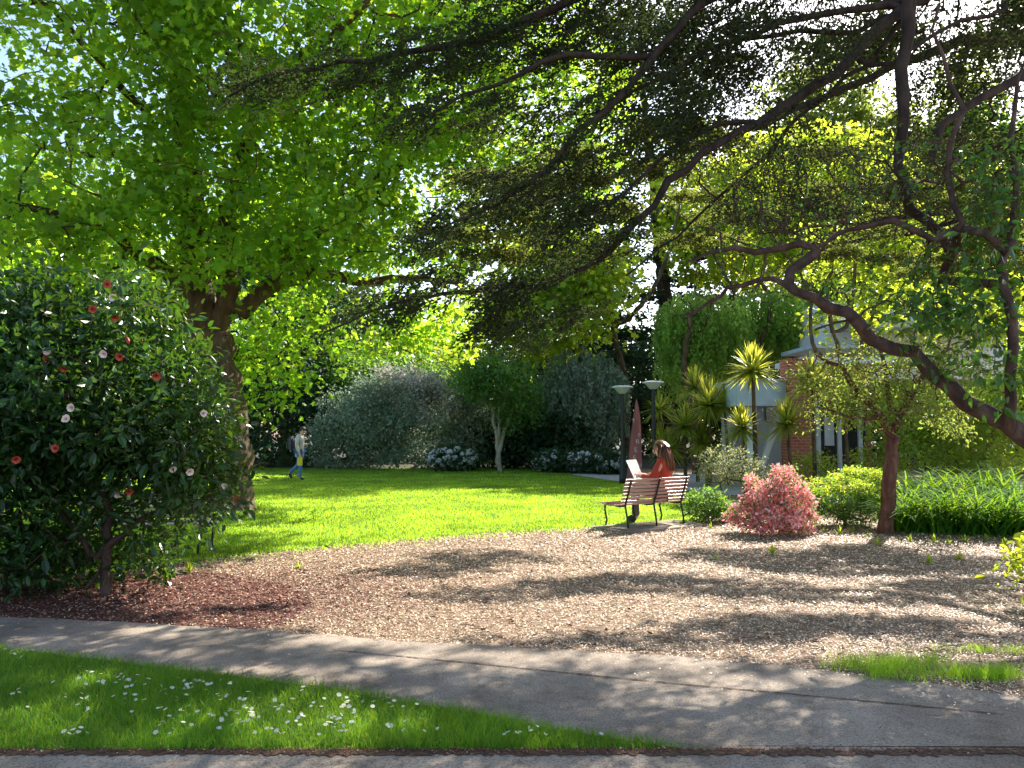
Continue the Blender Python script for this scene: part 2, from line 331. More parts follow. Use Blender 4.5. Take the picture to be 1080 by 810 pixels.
class Tree:
    def __init__(s, name, base, label, cat, group=None):
        s.base = np.array(base, float); s.root = empty(name, base, label, cat, group)
        s.pos = [s.base - np.array([0, 0, .15])]; s.par = [-1]; s.fix = [None]; s.parts = []; s.tw = []
    def limb(s, pts, r0, r1, start=None):
        """manual limb; joins the nearest node"""
        pts = [np.array(p, float) for p in pts]
        A = np.array(s.pos); p = int(np.argmin(((A - pts[0]) ** 2).sum(1))) if start is None else start
        pts = [A[p]] + pts
        # resample smooth (catmull)
        Q = []
        for i in range(len(pts) - 1):
            a = pts[max(i - 1, 0)]; b = pts[i]; c = pts[i + 1]; d = pts[min(i + 2, len(pts) - 1)]
            seg = max(2, int(np.linalg.norm(c - b) / .25))
            seg = min(seg, 14)
            for k in range(1, seg + 1):
                t = k / seg
                q = .5 * ((2 * b) + (-a + c) * t + (2 * a - 5 * b + 4 * c - d) * t * t + (-a + 3 * b - 3 * c + d) * t ** 3)
                Q.append(q)
        n = len(Q); first = len(s.pos)
        jit = min(.03, r1 + .012)
        for i, q in enumerate(Q):
            s.pos.append(q + rng.normal(0, jit, 3)); s.par.append(p); s.fix.append(r0 + (r1 - r0) * (i + 1) / n); p = len(s.pos) - 1
        return first, p
    def grow(s, att, curve=.25, step=.35, drop=.05, bias=0.0, jit=.10, only=None):
        att = np.asarray(att); A = np.array(s.pos); 
        d0 = np.array([np.min(((A - a) ** 2).sum(1)) for a in att])
        order = np.argsort(d0)
        buf = np.zeros((len(A) + 9 * len(att) + 10, 3)); n = len(A); buf[:n] = A
        for i in order:
            a = att[i]
            dd = ((buf[:n] - a) ** 2).sum(1)
            if bias: dd = dd + bias * np.maximum(0, buf[:n, 2] - a[2]) ** 2
            j = int(np.argmin(dd)); b = buf[j]; v = a - b; dist = np.linalg.norm(v)
            k = int(min(8, max(2, dist / step)))
            pj = s.par[j]; pd = unit(b - np.array(s.pos[pj])) if pj >= 0 else np.array([0, 0, 1.0])
            m = b + v * .45 + pd * dist * curve + rng.normal(0, dist * jit, 3); m[2] -= drop * dist
            p = j
            for q in range(1, k + 1):
                t = q / k
                x = (1 - t) ** 2 * b + 2 * t * (1 - t) * m + t * t * a
                s.pos.append(x); s.par.append(p); s.fix.append(None); p = len(s.pos) - 1
                buf[n] = x; n += 1
    def leaves(s, *a, **k): s.parts.append(clusters(*a, **k))
    def finish(s, bark, leafmats, tip=.006, power=.45, sides=7, crown_name='crown', trunk_name='trunk', maxr=9):
        pos = np.array(s.pos); par = np.array(s.par); n = len(pos)
        cnt = np.zeros(n); kids = np.zeros(n, int)
        for i in range(1, n): kids[par[i]] += 1
        cnt[kids == 0] = 1
        for i in range(n - 1, 0, -1): cnt[par[i]] += cnt[i]
        rad = np.minimum(tip * np.maximum(cnt, 1) ** power, maxr)
        for i in range(n):
            if s.fix[i] is not None: rad[i] = s.fix[i]
        rad[0] = max(rad[0], (s.fix[1] or rad[1]) * 1.45) if n > 1 else rad[0]
        main = -np.ones(n, int)
        for i in range(1, n):
            p = par[i]
            if main[p] < 0 or rad[i] > rad[main[p]]: main[p] = i
        dirs = np.zeros((n, 3)); dirs[1:] = pos[1:] - pos[par[1:]]
        mm = main >= 0; dn = dirs.copy(); dn[mm] = unit(dirs[mm]) + unit(pos[main[mm]] - pos[mm]); dn[0] = (0, 0, 1); dn = unit(dn)
        k = sides; a = np.arange(k) * 2 * PI / k
        def ring(p, t, r):
            U, W = frames(t)
            jr = r[:, None] * (1 + rng.normal(0, .085, (len(r), k)))
            return p[:, None] + jr[..., None] * (np.cos(a)[None, :, None] * U[:, None] + np.sin(a)[None, :, None] * W[:, None])
        R = ring(pos, dn, rad)
        idx = np.arange(1, n); p = par[idx]; isside = main[p] != idx
        si = idx[isside]
        R2 = ring(pos[par[si]], unit(dirs[si]), np.minimum(rad[si] * 1.25, rad[par[si]]))
        V = np.concatenate([R.reshape(-1, 3), R2.reshape(-1, 3)])
        start = np.where(isside, 0, p) * k
        start[isside] = n * k + np.arange(len(si)) * k
        end = idx * k
        j = np.arange(k); j2 = (j + 1) % k
        # frames may twist between rings: pick best rotation
        A = V[(start[:, None] + j[None])]; B = V[(end[:, None] + j[None])]
        best = np.zeros(len(idx), int); bd = np.full(len(idx), 1e18)
        for sh in range(k):
            d = ((A - np.roll(B, -sh, axis=1)) ** 2).sum((1, 2)); u = d < bd; bd[u] = d[u]; best[u] = sh
        Q = np.stack([start[:, None] + j, start[:, None] + j2, end[:, None] + (j2 + best[:, None]) % k, end[:, None] + (j + best[:, None]) % k], -1).reshape(-1, 4)
        b = s.base
        t = link(trunk_name, raw_mesh(trunk_name, V - b, [(Q, 0)], [bark], True), s.root)
        if s.parts:
            c = leaf_mesh(crown_name, s.parts, leafmats, s.root, loc=b)
        return s.root

def simple_bush(name, base, ells, label, cat, mat, n, per, rad, size, T=T_KITE, bark=None, group=None, tip=.004, extra=None, shell=.55, droop=.2, up=.7, flat=.8, crown='foliage', stem='stem', step=.35):
    t = Tree(name, base, label, cat, group)
    att = blob_pts(ells, n, shell)
    att[:, 2] = np.maximum(att[:, 2], .08)
    t.grow(att[:: max(1, len(att) // 260)], step=step)
    t.leaves(att, per, rad, size, T, droop=droop, up=up, flat=flat)
    if extra: extra(t, att)
    mats = mat if isinstance(mat, list) else [mat]
    return t.finish(bark or M['bark'], mats, tip=tip, crown_name=crown, trunk_name=stem)

# ------------------------------------------------------------------ ground
def poly_sheet(name, pts, z, m, kind='structure', thick=None):
    pts = [(p[0], p[1]) for p in pts]
    bm = bmesh.new(); vs = [bm.verts.new((x, y, z)) for x, y in pts]; f = bm.faces.new(vs)
    if f.normal.z < 0: f.normal_flip()
    if thick:
        r = bmesh.ops.extrude_face_region(bm, geom=[f])
        for v in [g for g in r['geom'] if isinstance(g, bmesh.types.BMVert)]: v.co.z -= thick
        bmesh.ops.recalc_face_normals(bm, faces=bm.faces[:])
    bmesh.ops.triangulate(bm, faces=[g for g in bm.faces if len(g.verts) > 4])
    me = bpy.data.meshes.new(name); bm.to_mesh(me); bm.free(); me.materials.append(m)
    o = link(name, me); return tag(o, kind=kind)
def inpoly(x, y, poly):
    r = np.zeros(len(x), bool); n = len(poly); j = n - 1
    for i in range(n):
        xi, yi = poly[i][:2]; xj, yj = poly[j][:2]
        c = ((yi > y) != (yj > y)) & (x < (xj - xi) * (y - yi) / (yj - yi + 1e-12) + xi)
        r ^= c; j = i
    return r
def wiggle(pts, amp=.06, step=.15):
    out = []
    for a, b in zip(pts[:-1], pts[1:]):
        a = np.array(a[:2]); b = np.array(b[:2]); n = max(1, int(np.linalg.norm(b - a) / step))
        for k in range(n): out.append(a + (b - a) * k / n + rng.normal(0, amp, 2) * (k > 0))
    out.append(np.array(pts[-1][:2])); return out

poly_sheet('ground', [(-300, -60), (300, -60), (300, 400), (-300, 400)], 0, M['soil'])
# lawn
lawn_near = [(-14, 11.5)] + [G(x, y) for x, y in ((-60, 612), (60, 606), (180, 594), (300, 581), (400, 572), (460, 567), (540, 561), (620, 557), (700, 552), (735, 550), (748, 532))]
lawn_edge = wiggle(lawn_near, .07)
lawn_poly = lawn_edge + [G(752, 522)[:2], G(700, 515)[:2], G(655, 509)[:2], G(600, 501)[:2], np.array([3.0, 32.5]), np.array([-40, 34.0]), np.array([-40, 11.5])]
poly_sheet('lawn', lawn_poly, .006, M['lawn_soil'])
far_path = [G(598, 500), G(655, 508.3), G(745, 521), G(900, 530), G(1100, 532), G(1100, 510), G(900, 505), G(700, 499.5), G(640, 498)]
poly_sheet('distant_path', far_path, .012, surf_mat('pale_paving', [(.42, .40, .38)], 2, .9, fine=(30, .2)))
# main path
path_far = [G(x, y) for x, y in ((-120, 648), (0, 652), (120, 657), (250, 665), (400, 676), (560, 686), (700, 693), (860, 708), (980, 722), (1130, 744))]
path_near = [G(x, y) for x, y in ((-120, 672), (0, 685), (120, 699), (240, 714), (370, 731), (500, 755), (620, 777), (700, 789), (750, 797.5))]
kerbY = G(540, 797)[1]
pav = [np.array([-9, 8.2])] + path_far + [np.array([9, 3.6]), np.array([9, kerbY + .02])] + [np.array([path_near[-1][0], kerbY + .02])] + path_near[::-1][1:] + [np.array([-9, 7.9])]
poly_sheet('path', [np.array([-10, 7.6])] + wiggle(path_far, .02, .2) + [np.array([10, 3.95]), np.array([10, kerbY + .015]), np.array([path_near[-1][0], kerbY + .015])] + wiggle(path_near[::-1], .015, .2) + [np.array([-10, 6.3])], .014, M['concrete'], thick=.06)
poly_sheet('pavement', [(-20, -8), (20, -8), (20, kerbY - .02), (-20, kerbY - .02)], .018, M['concrete'], thick=.06)
# joint filled with debris between pavement and path, and the expansion joint across the path
mb = MB()
xs = np.arange(path_near[-1][0] - .5, 6, .02)
def strip(xs, f, w, z, j=.004):
    top = np.array([[x, f(x) + w / 2 + rng.normal(0, j) , z] for x in xs]); bot = np.array([[x, f(x) - w / 2 + rng.normal(0, j), z] for x in xs])
    V = np.concatenate([top, bot]); n = len(xs)
    return V, [[n + i, n + i + 1, i + 1, i] for i in range(n - 1)]
V, Fs = strip(np.arange(-10, 10, .02), lambda x: kerbY - .005 + .004 * math.sin(x * 3), .075, .0165, .012); V[:, 2] = .0225
mb.add(V, Fs)
tag(mb.build('pavement_joint', M['debris']), kind='structure')
mb = MB()
ja, jb = G(350, 688), G(1060, 757)
def jl(x): t = (x - ja[0]) / (jb[0] - ja[0]); return ja[1] + (jb[1] - ja[1]) * t + .01 * math.sin(t * 9)
V, Fs = strip(np.arange(ja[0], jb[0], .02), jl, .012, .0185, .003)
mb.add(V, Fs); tag(mb.build('path_crack', M['debris']), kind='structure')

# red mulch bed under the camellia
mul = wiggle([(-9, 8.3), G(0, 653) + [0, .02, 0], G(120, 658) + [0, .02, 0], G(250, 665) + [0, .02, 0], G(300, 660), G(330, 640), G(310, 620), G(240, 606), G(160, 604), G(60, 606), (-9, 10.5)], .05, .10)
poly_sheet('mulch_bed', mul, .004, M['red_soil'])

def scatter(n, y0, y1, poly, spread=.75, side=1.0, a=0):
    """more points close by than far off (density ~ 1/Y^2)"""
    Y = y0 * (y1 / y0) ** rng.random(n); X = (rng.random(n) * 2 - 1) * (spread * Y + side)
    k = inpoly(X, Y, poly) if poly is not None else np.ones(n, bool)
    return X[k], Y[k]
def chips(name, X, Y, m, smin, smax, z=.006, label=None, cat=None):
    n = len(X); th = rng.random(n) * 2 * PI
    d = np.stack([np.cos(th), np.sin(th), rng.normal(0, .25, n)], 1)
    nr = rng.normal(0, .24, (n, 3)); nr[:, 2] += 1
    s = rng.uniform(smin, smax, n) * np.clip(Y / 7, .8, 1.8)
    pos = np.stack([X, Y, np.full(n, z) + rng.random(n) * .012], 1)
    T = (np.array([[-.5, -.22, 0], [.1, -.26, .05], [.5, -.05, -.03], [.3, .22, .04], [-.35, .2, 0]]), np.array([[0, 1, 2, 3, 4]]))
    o = leaf_mesh(name, [(T, pos, d, nr, s, 0)], [m]); return tag(o, label, cat, kind='stuff')
litter_poly = [np.array([-9.0, 8.0])] + [p[:2] + np.array([0, 0]) for p in path_far] + [np.array([9, 3.6]), np.array([14, 12.6]), G(748, 545)[:2]] + lawn_near[::-1]
litter_poly = [np.array(p[:2]) for p in litter_poly]
X, Y = scatter(300000, 4.2, 17, litter_poly)
red = inpoly(X, Y, mul) & (rng.random(len(X)) < .85)
chips('leaf_litter', X[~red], Y[~red], M['chip'], .007, .024, label='tan leaf litter and bark chips strewn over the bare ground', cat='leaf litter')
X, Y = scatter(90000, 5.5, 11, mul, .8)
bx, by = rng.normal(-2.5, .9, 16000), rng.normal(7.7, .8, 16000)
kk = inpoly(bx, by, litter_poly) & (by < 11); X = np.concatenate([X, bx[kk]]); Y = np.concatenate([Y, by[kk]])
chips('red_mulch', X, Y, M['red_chip'], .010, .034, label='dark red bark mulch spread below the camellia bush', cat='mulch')
X, Y = scatter(4200, 4.3, 13, litter_poly)
n = len(X); th = rng.random(n) * 2 * PI
o = leaf_mesh('fallen_leaves', [(T_OVAL, np.stack([X, Y, np.full(n, .018)], 1), np.stack([np.cos(th), np.sin(th), rng.normal(0, .2, n)], 1), rng.normal(0, .35, (n, 3)) + [0, 0, 1], rng.uniform(.025, .06, n), 0)], [surf_mat('dead_leaf', [(0, (.10, .05, .025)), (.5, (.26, .13, .06)), (1, (.48, .30, .16))], island=True, rough=.7)])
tag(o, 'brown fallen leaves lying about on the bark litter', 'fallen leaves', kind='stuff')
mb = MB(); X, Y = scatter(520, 4.3, 12, litter_poly)
for x, y in zip(X, Y):
    a = rng.random() * PI; l = rng.uniform(.05, .2); d = np.array([math.cos(a), math.sin(a), 0]) * l
    mb.tube([[x, y, .018], np.array([x, y, .026]) + d * .5 + rng.normal(0, .01, 3) * [1, 1, .2], np.array([x, y, .018]) + d], [.003, .003, .0015], 4)
tag(mb.build('twigs', M['bark']), 'small dry twigs scattered over the bare ground', 'twigs', kind='stuff')
# litter blown onto the path edges
X, Y = scatter(26000, 3.8, 9, pav)
e = np.array([p[:2] for p in path_far]); yl = np.interp(X, e[:, 0], e[:, 1])
k = rng.random(len(X)) < np.exp(-np.abs(yl - Y) / np.interp(X, [-3, 0, 1, 3], [.05, .10, .22, .22])) * .95 + .015
chips('path_litter', X[k], Y[k], M['chip'], .008, .025, z=.02, label='thin scatter of litter bits along the path edge', cat='leaf litter')
n = 2600; X = rng.uniform(-4, 4.5, n); Y = kerbY + rng.normal(0, .022, n)
chips('joint_litter', X, Y, M['red_chip'], .008, .022, z=.024, label='brown litter caught in the joint beside the pavement', cat='leaf litter')

def blades(name, X, Y, h0, h1, w, m, label, cat, z=0, lean=.45, parent=None, hmul=None):
    n = len(X); h = rng.uniform(h0, h1, n)
    if hmul is not None: h = h * hmul
    ww = w * np.clip(Y / 8, .75, 2.6) * rng.uniform(.7, 1.3, n)
    th = rng.random(n) * 2 * PI; a = np.stack([np.cos(th), np.sin(th), np.zeros(n)], 1)
    l = rng.normal(0, lean, (n, 2)) * h[:, None]
    b = np.stack([X, Y, np.full(n, z)], 1)
    mid = b + np.stack([l[:, 0] * .35, l[:, 1] * .35, h * .6], 1); tip = b + np.stack([l[:, 0], l[:, 1], h], 1)
    V = np.stack([b - a * ww[:, None] / 2, b + a * ww[:, None] / 2, mid + a * ww[:, None] * .4, mid - a * ww[:, None] * .4, tip], 1).reshape(-1, 3)
    o = np.arange(n)[:, None] * 5
    me = raw_mesh(name, V, [(o + np.array([[0, 1, 2, 3]]), 0), (o + np.array([[3, 2, 4]]), 0)], [m])
    ob = link(name, me, parent); return tag(ob, label, cat, kind='stuff')
# lawn blades, thinning over the bare edge
le = np.array([p[:2] for p in lawn_near])
X, Y = scatter(420000, 8.8, 32, None, .68, .5)
yl = np.interp(X, le[:, 0], le[:, 1])
inl = inpoly(X, Y, lawn_poly)
edge = (Y > yl - .9) & (rng.random(len(X)) < .5 * np.exp(-(yl - Y) / .22)) & (Y < yl) & (X < G(745, 550)[0]) & (X > -6)
k = (inl & (rng.random(len(X)) < np.clip((Y - yl) / .5 + .35, 0, 1))) | edge
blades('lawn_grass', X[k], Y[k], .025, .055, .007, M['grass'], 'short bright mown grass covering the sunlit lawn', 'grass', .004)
# verge
verge = [np.array([-9, 7.7]), *[p[:2] for p in path_near], np.array([path_near[-1][0], kerbY + .02]), np.array([-9, kerbY + .02])]
poly_sheet('verge', verge, .0095, M['lawn_soil'])
X, Y = scatter(230000, kerbY - .02, 8.5, verge, .8, .6)
e2 = np.array([p[:2] for p in path_near])
hm = .75 + .5 * np.abs(np.sin(X * 2.1 + Y * 1.3) * np.cos(X * .9 - Y * 2.2))
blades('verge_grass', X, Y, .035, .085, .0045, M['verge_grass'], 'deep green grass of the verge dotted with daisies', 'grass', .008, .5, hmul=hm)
# grass tufts overhanging path
def tuft(name, px, py, rx, ry, n, h, label, m='verge_grass'):
    c = G(px, py); s = c[1] / F
    nc = 14; ca = rng.random(nc) * 2 * PI; cr = rng.random(nc) ** .7; ci = rng.integers(0, nc, n)
    X0 = cr * np.cos(ca); Y0 = cr * np.sin(ca); gx = X0[ci] + rng.normal(0, .2, n); gy = Y0[ci] + rng.normal(0, .25, n); r = np.hypot(gx, gy); a = np.arctan2(gy, gx)
    X = c[0] + rx * s * r * np.cos(a); Y = c[1] + ry * r * np.sin(a)
    keep = rng.random(n) < .35 + .65 * (np.sin(X * 23 + 1) * np.sin(Y * 17) > -.25)
    return blades(name, X[keep], Y[keep], h * .4, h, .0045, M[m], label, 'grass', .012, .7)
tuft('grass_patch', 950, 708, 62, .24, 1700, .12, 'patch of grass growing through litter beside the right end of the path', 'grass')
tuft('grass_patch', 1042, 716, 44, .12, 900, .12, 'small sunlit grass tuft at the right frame edge beside the path', 'grass')
tuft('grass_patch', 1040, 689, 50, .07, 350, .08, 'thin line of grass in the litter behind the right patches', 'grass')
tuft('grass_patch', 190, 560, 40, .3, 400, .1, 'sparse grass wisps at the foot of the camellia')
# daisies
def daisy_mesh():
    V = []; Fp = []; Fc = []
    k = 11
    for i in range(k):
        a = 2 * PI * i / k; w = .2
        b = len(V)
        for r, t, z in ((.25, -w, 0), (1, -w * .6, .12), (1.08, 0, .1), (1, w * .6, .12), (.25, w, 0)):
            V.append([r * math.cos(a + t), r * math.sin(a + t), z])
        Fp.append([b, b + 1, b + 2, b + 3, b + 4])
    b = len(V)
    for r, z in ((.38, .02), (.28, .16)):
        for j in range(8): V.append([r * math.cos(j * PI / 4), r * math.sin(j * PI / 4), z])
    V.append([0, 0, .22])
    q = [[b + j, b + (j + 1) % 8, b + 8 + (j + 1) % 8, b + 8 + j] for j in range(8)]
    t3 = [[b + 8 + j, b + 8 + (j + 1) % 8, b + 16] for j in range(8)]
    return raw_mesh('daisy', np.array(V) * .011, [(Fp, 0), (q, 1), (t3, 1)], [M['petal_daisy'], M['daisy_eye']])
dm = daisy_mesh()
dc = [(12, 688, 8, 6, 5), (18, 735, 10, 16, 5), (40, 712, 30, 10, 5), (78, 772, 12, 8, 11), (92, 715, 10, 8, 5), (88, 738, 10, 12, 6), (122, 715, 26, 8, 14), (140, 738, 20, 15, 6), (170, 775, 24, 12, 12),
      (205, 722, 20, 10, 16), (192, 755, 18, 10, 10), (240, 728, 30, 10, 14), (240, 757, 26, 12, 16), (265, 745, 20, 12, 10), (300, 752, 24, 14, 16), (318, 735, 20, 10, 9), (355, 757, 14, 12, 20), (345, 780, 24, 8, 14),
      (365, 745, 14, 10, 12), (375, 778, 10, 8, 8), (420, 765, 14, 6, 6), (405, 742, 25, 6, 10), (545, 770, 18, 4, 6), (575, 776, 16, 6, 9), (612, 784, 24, 7, 26), (672, 782, 14, 3, 4), (555, 792, 30, 3, 3), (455, 775, 24, 8, 5)]
k = 0
dc = dc + [(150, 725, 60, 14, 12), (300, 770, 60, 8, 12), (520, 780, 40, 6, 8)]; random.shuffle(dc)
for px, py, rx, ry, n in dc:
    for _ in range(max(2, int(n * 1.12))):
        if k > 290: break
        x, y = px + random.gauss(0, rx * .6), py + random.gauss(0, ry * .6)
        g = G(x, y, .085)
        if not inpoly(np.array([g[0]]), np.array([g[1] - .03]), verge)[0] or g[1] < kerbY + .05: continue
        o = link('daisy', dm, loc=g); s = random.uniform(.8, 1.25); o.scale = (s, s, s)
        o.rotation_euler = (random.gauss(.25, .35), random.gauss(0, .3), random.random() * 6)
        tag(o, 'small white daisy open in the grass verge', 'daisy', 'daisies in the grass verge'); k += 1
print('daisies', k)

# ------------------------------------------------------------------ big plane tree
def plane_tree():
    base = G(245, 538); bY = base[1]
    t = Tree('plane_tree', base, 'large spreading tree with thick mossy trunk and glowing lobed leaves on the lawn', 'tree')
    tr = lambda pts, r0, r1: t.limb([P(*p) for p in pts], r0, r1)
    t.limb([P(244, 500, bY), P(240, 450, bY), P(232, 400, bY), P(224, 360, bY)], .43, .42)
    tr([(214, 330, bY), (206, 290, bY), (205, 240, bY), (200, 180, bY), (190, 110, bY - .5), (190, 20, bY - 1), (195, -120, bY - 1)], .36, .09)
    tr([(232, 340, bY), (240, 300, bY - .1), (236, 250, bY - .3), (252, 190, bY - .5), (262, 120, bY - 1), (250, 30, bY - 1.5)], .26, .06)
    tr([(255, 325, bY), (285, 302, bY), (312, 292, bY + .3), (345, 290, bY + .6), (385, 298, bY + 1), (430, 292, bY + 1.4), (480, 298, bY + 2)], .21, .05)
    tr([(300, 270, bY + .5), (345, 240, bY + 1), (395, 195, bY + 1), (412, 130, bY + 1), (420, 60, bY + 1), (440, -40, bY + 1)], .2, .08)
    tr([(395, 195, bY + 1), (440, 160, bY + 1.5), (500, 110, bY + 2), (580, 60, bY + 2)], .13, .04)
    tr([(190, 300, bY), (150, 270, bY - .6), (110, 240, bY - 1.4), (60, 225, bY - 2.2), (-20, 210, bY - 3)], .17, .04)
    tr([(180, 210, bY), (130, 165, bY - .4), (70, 160, bY - 1), (0, 140, bY - 2)], .13, .03)
    tr([(205, 200, bY), (150, 120, bY - 1), (100, 60, bY - 2), (40, 0, bY - 3)], .12, .04)
    tr([(262, 120, bY - 1), (310, 70, bY - 1.5), (370, 20, bY - 2), (430, -40, bY - 2)], .10, .04)
    ells = [E(90, 40, 13, 190, 120, 3), E(60, 190, 12.5, 150, 70, 2.2), E(260, 90, 14.5, 150, 120, 3), E(400, 60, 16, 150, 100, 3), E(330, 220, 15, 130, 70, 2.5),
            E(150, 250, 15.5, 110, 55, 2), E(450, 210, 17.5, 120, 80, 2.5), E(560, 120, 18, 110, 110, 2.5), E(420, 345, 18.5, 90, 36, 1.6), E(300, 350, 17.5, 60, 45, 1.5),
            E(590, 172, 17.8, 75, 26, 1.0), E(235, 262, 13.8, 80, 34, .8), E(330, 262, 14.5, 60, 24, .8), E(275, 395, 17, 32, 40, 1), E(20, 300, 15, 60, 35, 2),
            E(200, -150, 15, 330, 110, 4.5), E(500, -80, 18, 180, 90, 3)]
    att = blob_pts(ells, 1500, .35)
    t.grow(att, step=.45, drop=-.02, bias=.3)
    cc = np.concatenate([att, att + rng.normal(0, .35, att.shape)])
    t.leaves(cc, 29, .42, .128, T_LOBED, droop=.35, up=.8, flat=.75)
    r = t.finish(M['bark'], [M['plane_leaf']], tip=.011, power=.42, maxr=.12)
    return r
plane_tree()

# ------------------------------------------------------------------ cedar with low boughs
def cedar():
    base = np.array([9.2, 10.8, 0.0])
    t = Tree('cedar_tree', base, 'tall dark cedar whose long low boughs sweep down across the top of the view', 'tree')
    t.limb([base + [0, 0, 2], base + [-.05, 0, 5], base + [0, .1, 9], base + [.1, 0, 13], base + [0, 0, 19]], .5, .10)
    J = lambda z: base + [0, 0, z]
    L = lambda pts, r0, r1: t.limb([J(pts[0])] + [P(*p) for p in pts[1:]], r0, r1)
    S = lambda pts, r0, r1: t.limb([P(*p) for p in pts], r0, r1)
    L([6.4, (1150, -60, 10), (965, -2, 8.6), (905, 55, 8.5), (860, 90, 8.4), (800, 128, 8.3), (742, 162, 8.2), (690, 215, 8.1), (640, 262, 8), (580, 296, 8), (500, 308, 7.9), (420, 322, 7.8), (345, 350, 7.7)], .125, .010)
    L([7.2, (1100, -90, 10), (960, -50, 8.8), (860, -10, 8.4), (760, -5, 8.2), (710, 35, 8), (660, 95, 7.8), (610, 140, 7.7), (550, 200, 7.6), (470, 240, 7.5)], .16, .010)
    L([8.0, (900, -140, 9.5), (740, -70, 8.6), (640, -20, 8.3), (560, 22, 8.2), (480, 45, 8), (390, 62, 8), (300, 78, 7.9), (240, 95, 7.8)], .16, .012)
    S([(960, -2, 8.6), (890, 12, 8.5), (820, 28, 8.4), (765, 45, 8.3), (700, 80, 8.2), (620, 120, 8.1)], .055, .012)
    S([(950, 10, 8.6), (900, 32, 8.8), (840, 35, 9), (770, 42, 9.2), (700, 60, 9.4)], .045, .012)
    S([(950, 20, 8.6), (912, 68, 8.9), (850, 118, 9), (780, 190, 9.2), (700, 262, 9.3), (660, 290, 9.4)], .035, .01)
    S([(800, 128, 8.3), (730, 142, 8.2), (650, 210, 8.1), (600, 238, 8), (560, 262, 8)], .035, .008)
    S([(690, 60, 7.9), (600, 60, 7.8), (520, 90, 7.7), (440, 130, 7.6)], .05, .01)
    S([(900, 60, 8.5), (940, 68, 8.2), (990, 30, 8.2), (1060, 10, 8.4)], .03, .02)
    # hanging crooked limb
    L([5.6, (1180, -120, 9), (1010, -60, 8.1), (962, -15, 7.9), (957, 40, 7.9), (952, 100, 7.9), (949, 150, 7.9), (952, 185, 7.9), (968, 222, 7.9), (992, 248, 7.9), (1004, 275, 7.9)], .125, .045)
    L([5.0, (1180, 40, 9.5), (1085, 80, 8.6), (1020, 110, 8.4), (985, 145, 8.4)], .10, .04)
    # foliage along boughs
    fo = [E(300, 84, 7.9, 70, 14, .35), E(280, 92, 7.9, 45, 10, .3), E(380, 72, 8, 70, 18, .4), E(450, 60, 8, 70, 20, .4), E(520, 45, 8.1, 80, 30, .5), E(450, 120, 7.7, 50, 18, .4), E(560, 120, 7.9, 80, 24, .5), E(640, 50, 8.2, 80, 34, .6),
          E(540, 200, 7.7, 70, 26, .5), E(600, 170, 8, 50, 20, .5), E(470, 250, 7.6, 40, 22, .4), E(610, 245, 8, 70, 38, .6), E(520, 300, 7.9, 95, 20, .5), E(400, 322, 7.8, 65, 14, .4), E(560, 335, 7.9, 70, 22, .5),
          E(690, 120, 8.2, 60, 55, .7), E(760, 50, 8.6, 70, 40, .8), E(660, -20, 8.4, 200, 40, 1)]
    att = blob_pts(fo, 820, .1)
    t.grow(att, step=.2, drop=-.02, jit=.1)
    cc = np.concatenate([att, att + rng.normal(0, .10, att.shape)])
    # sprays: short shoots strung along drooping lines
    n = 32; c = np.repeat(cc, n, 0); a = rng.random(len(cc)) * .9 - .45 + PI * 1.12
    dl = np.stack([np.cos(a), rng.normal(0, .35, len(cc)), -.42 + rng.normal(0, .2, len(cc))], 1); dl = np.repeat(unit(dl), n, 0)
    u = rng.random(len(c)) - .35
    pos = c + dl * (u * .46)[:, None] + rng.normal(0, .019, (len(c), 3)); pos[:, 2] -= .16 * np.maximum(u, 0) ** 2
    d = dl * .9 + rng.normal(0, .5, pos.shape)
    t.parts.append((T_NEEDLE, pos, unit(d), rng.normal(0, 1, pos.shape), rng.uniform(.028, .055, len(pos)), 0))
    # sparse sprigs at the right
    sp = [E(800, 60, 8.6, 140, 60, .9), E(1010, 50, 9, 70, 60, .8), E(870, 210, 9, 130, 50, 1), E(780, 150, 8.7, 90, 50, .8), E(1050, 60, 9.5, 60, 50, 1), E(1010, 130, 9.6, 80, 50, 1), E(1060, 180, 10, 50, 40, 1), E(900, 30, 10, 90, 40, 1)]
    att2 = blob_pts(sp, 900, .1); t.grow(att2, step=.2, jit=.15)
    n = 26; c = np.repeat(att2, n, 0); pos = c + rng.normal(0, .09, (len(c), 3)) * np.array([1.4, 1.4, .8])
    t.parts.append((T_NEEDLE, pos, unit(rng.normal(0, 1, pos.shape)), rng.normal(0, 1, pos.shape), rng.uniform(.03, .055, len(pos)), 0))
    # main crown in tiers above the view, unseen, put in for shade
    up = []
    # flat sprays reaching out behind the view's right half and across its middle
    L([5.3, (1150, 150, 12), (1030, 215, 13.5), (930, 230, 13.6), (830, 245, 13)], .10, .02)
    L([5.8, (1120, 190, 14), (1000, 235, 15), (900, 255, 15.4), (800, 262, 15)], .09, .02)
    L([6.6, (1050, 40, 11.5), (900, 90, 12), (760, 150, 12), (640, 190, 11.6), (540, 225, 11)], .10, .02)
    fl = []  # spray patches placed for the streaky shade they cast on litter and path
    for i in range(46):
        fl.append((np.array([rng.uniform(3.4, 10.4), rng.uniform(11.0, 16.2), rng.uniform(4.7, 6.6)]), np.array([rng.uniform(.5, 1.1), rng.uniform(.22, .42), .07])))
    for i in range(22):
        px = rng.uniform(470, 800); fl.append((P(px, 265 - (px - 470) * .36 + rng.uniform(-60, 30), rng.uniform(10.2, 12.6)), np.array([rng.uniform(.4, .8), rng.uniform(.2, .38), .07])))
    af = blob_pts(fl, 1450, .05); t.grow(af, step=.25, drop=-.02, jit=.12)
    n = 40; c = np.repeat(af, n, 0); aa = np.repeat(rng.random(len(af)) * 2 * PI, n); dl = np.stack([np.cos(aa), np.sin(aa) * .5, -.25 + 0 * aa], 1); u = rng.random(len(c)) - .4
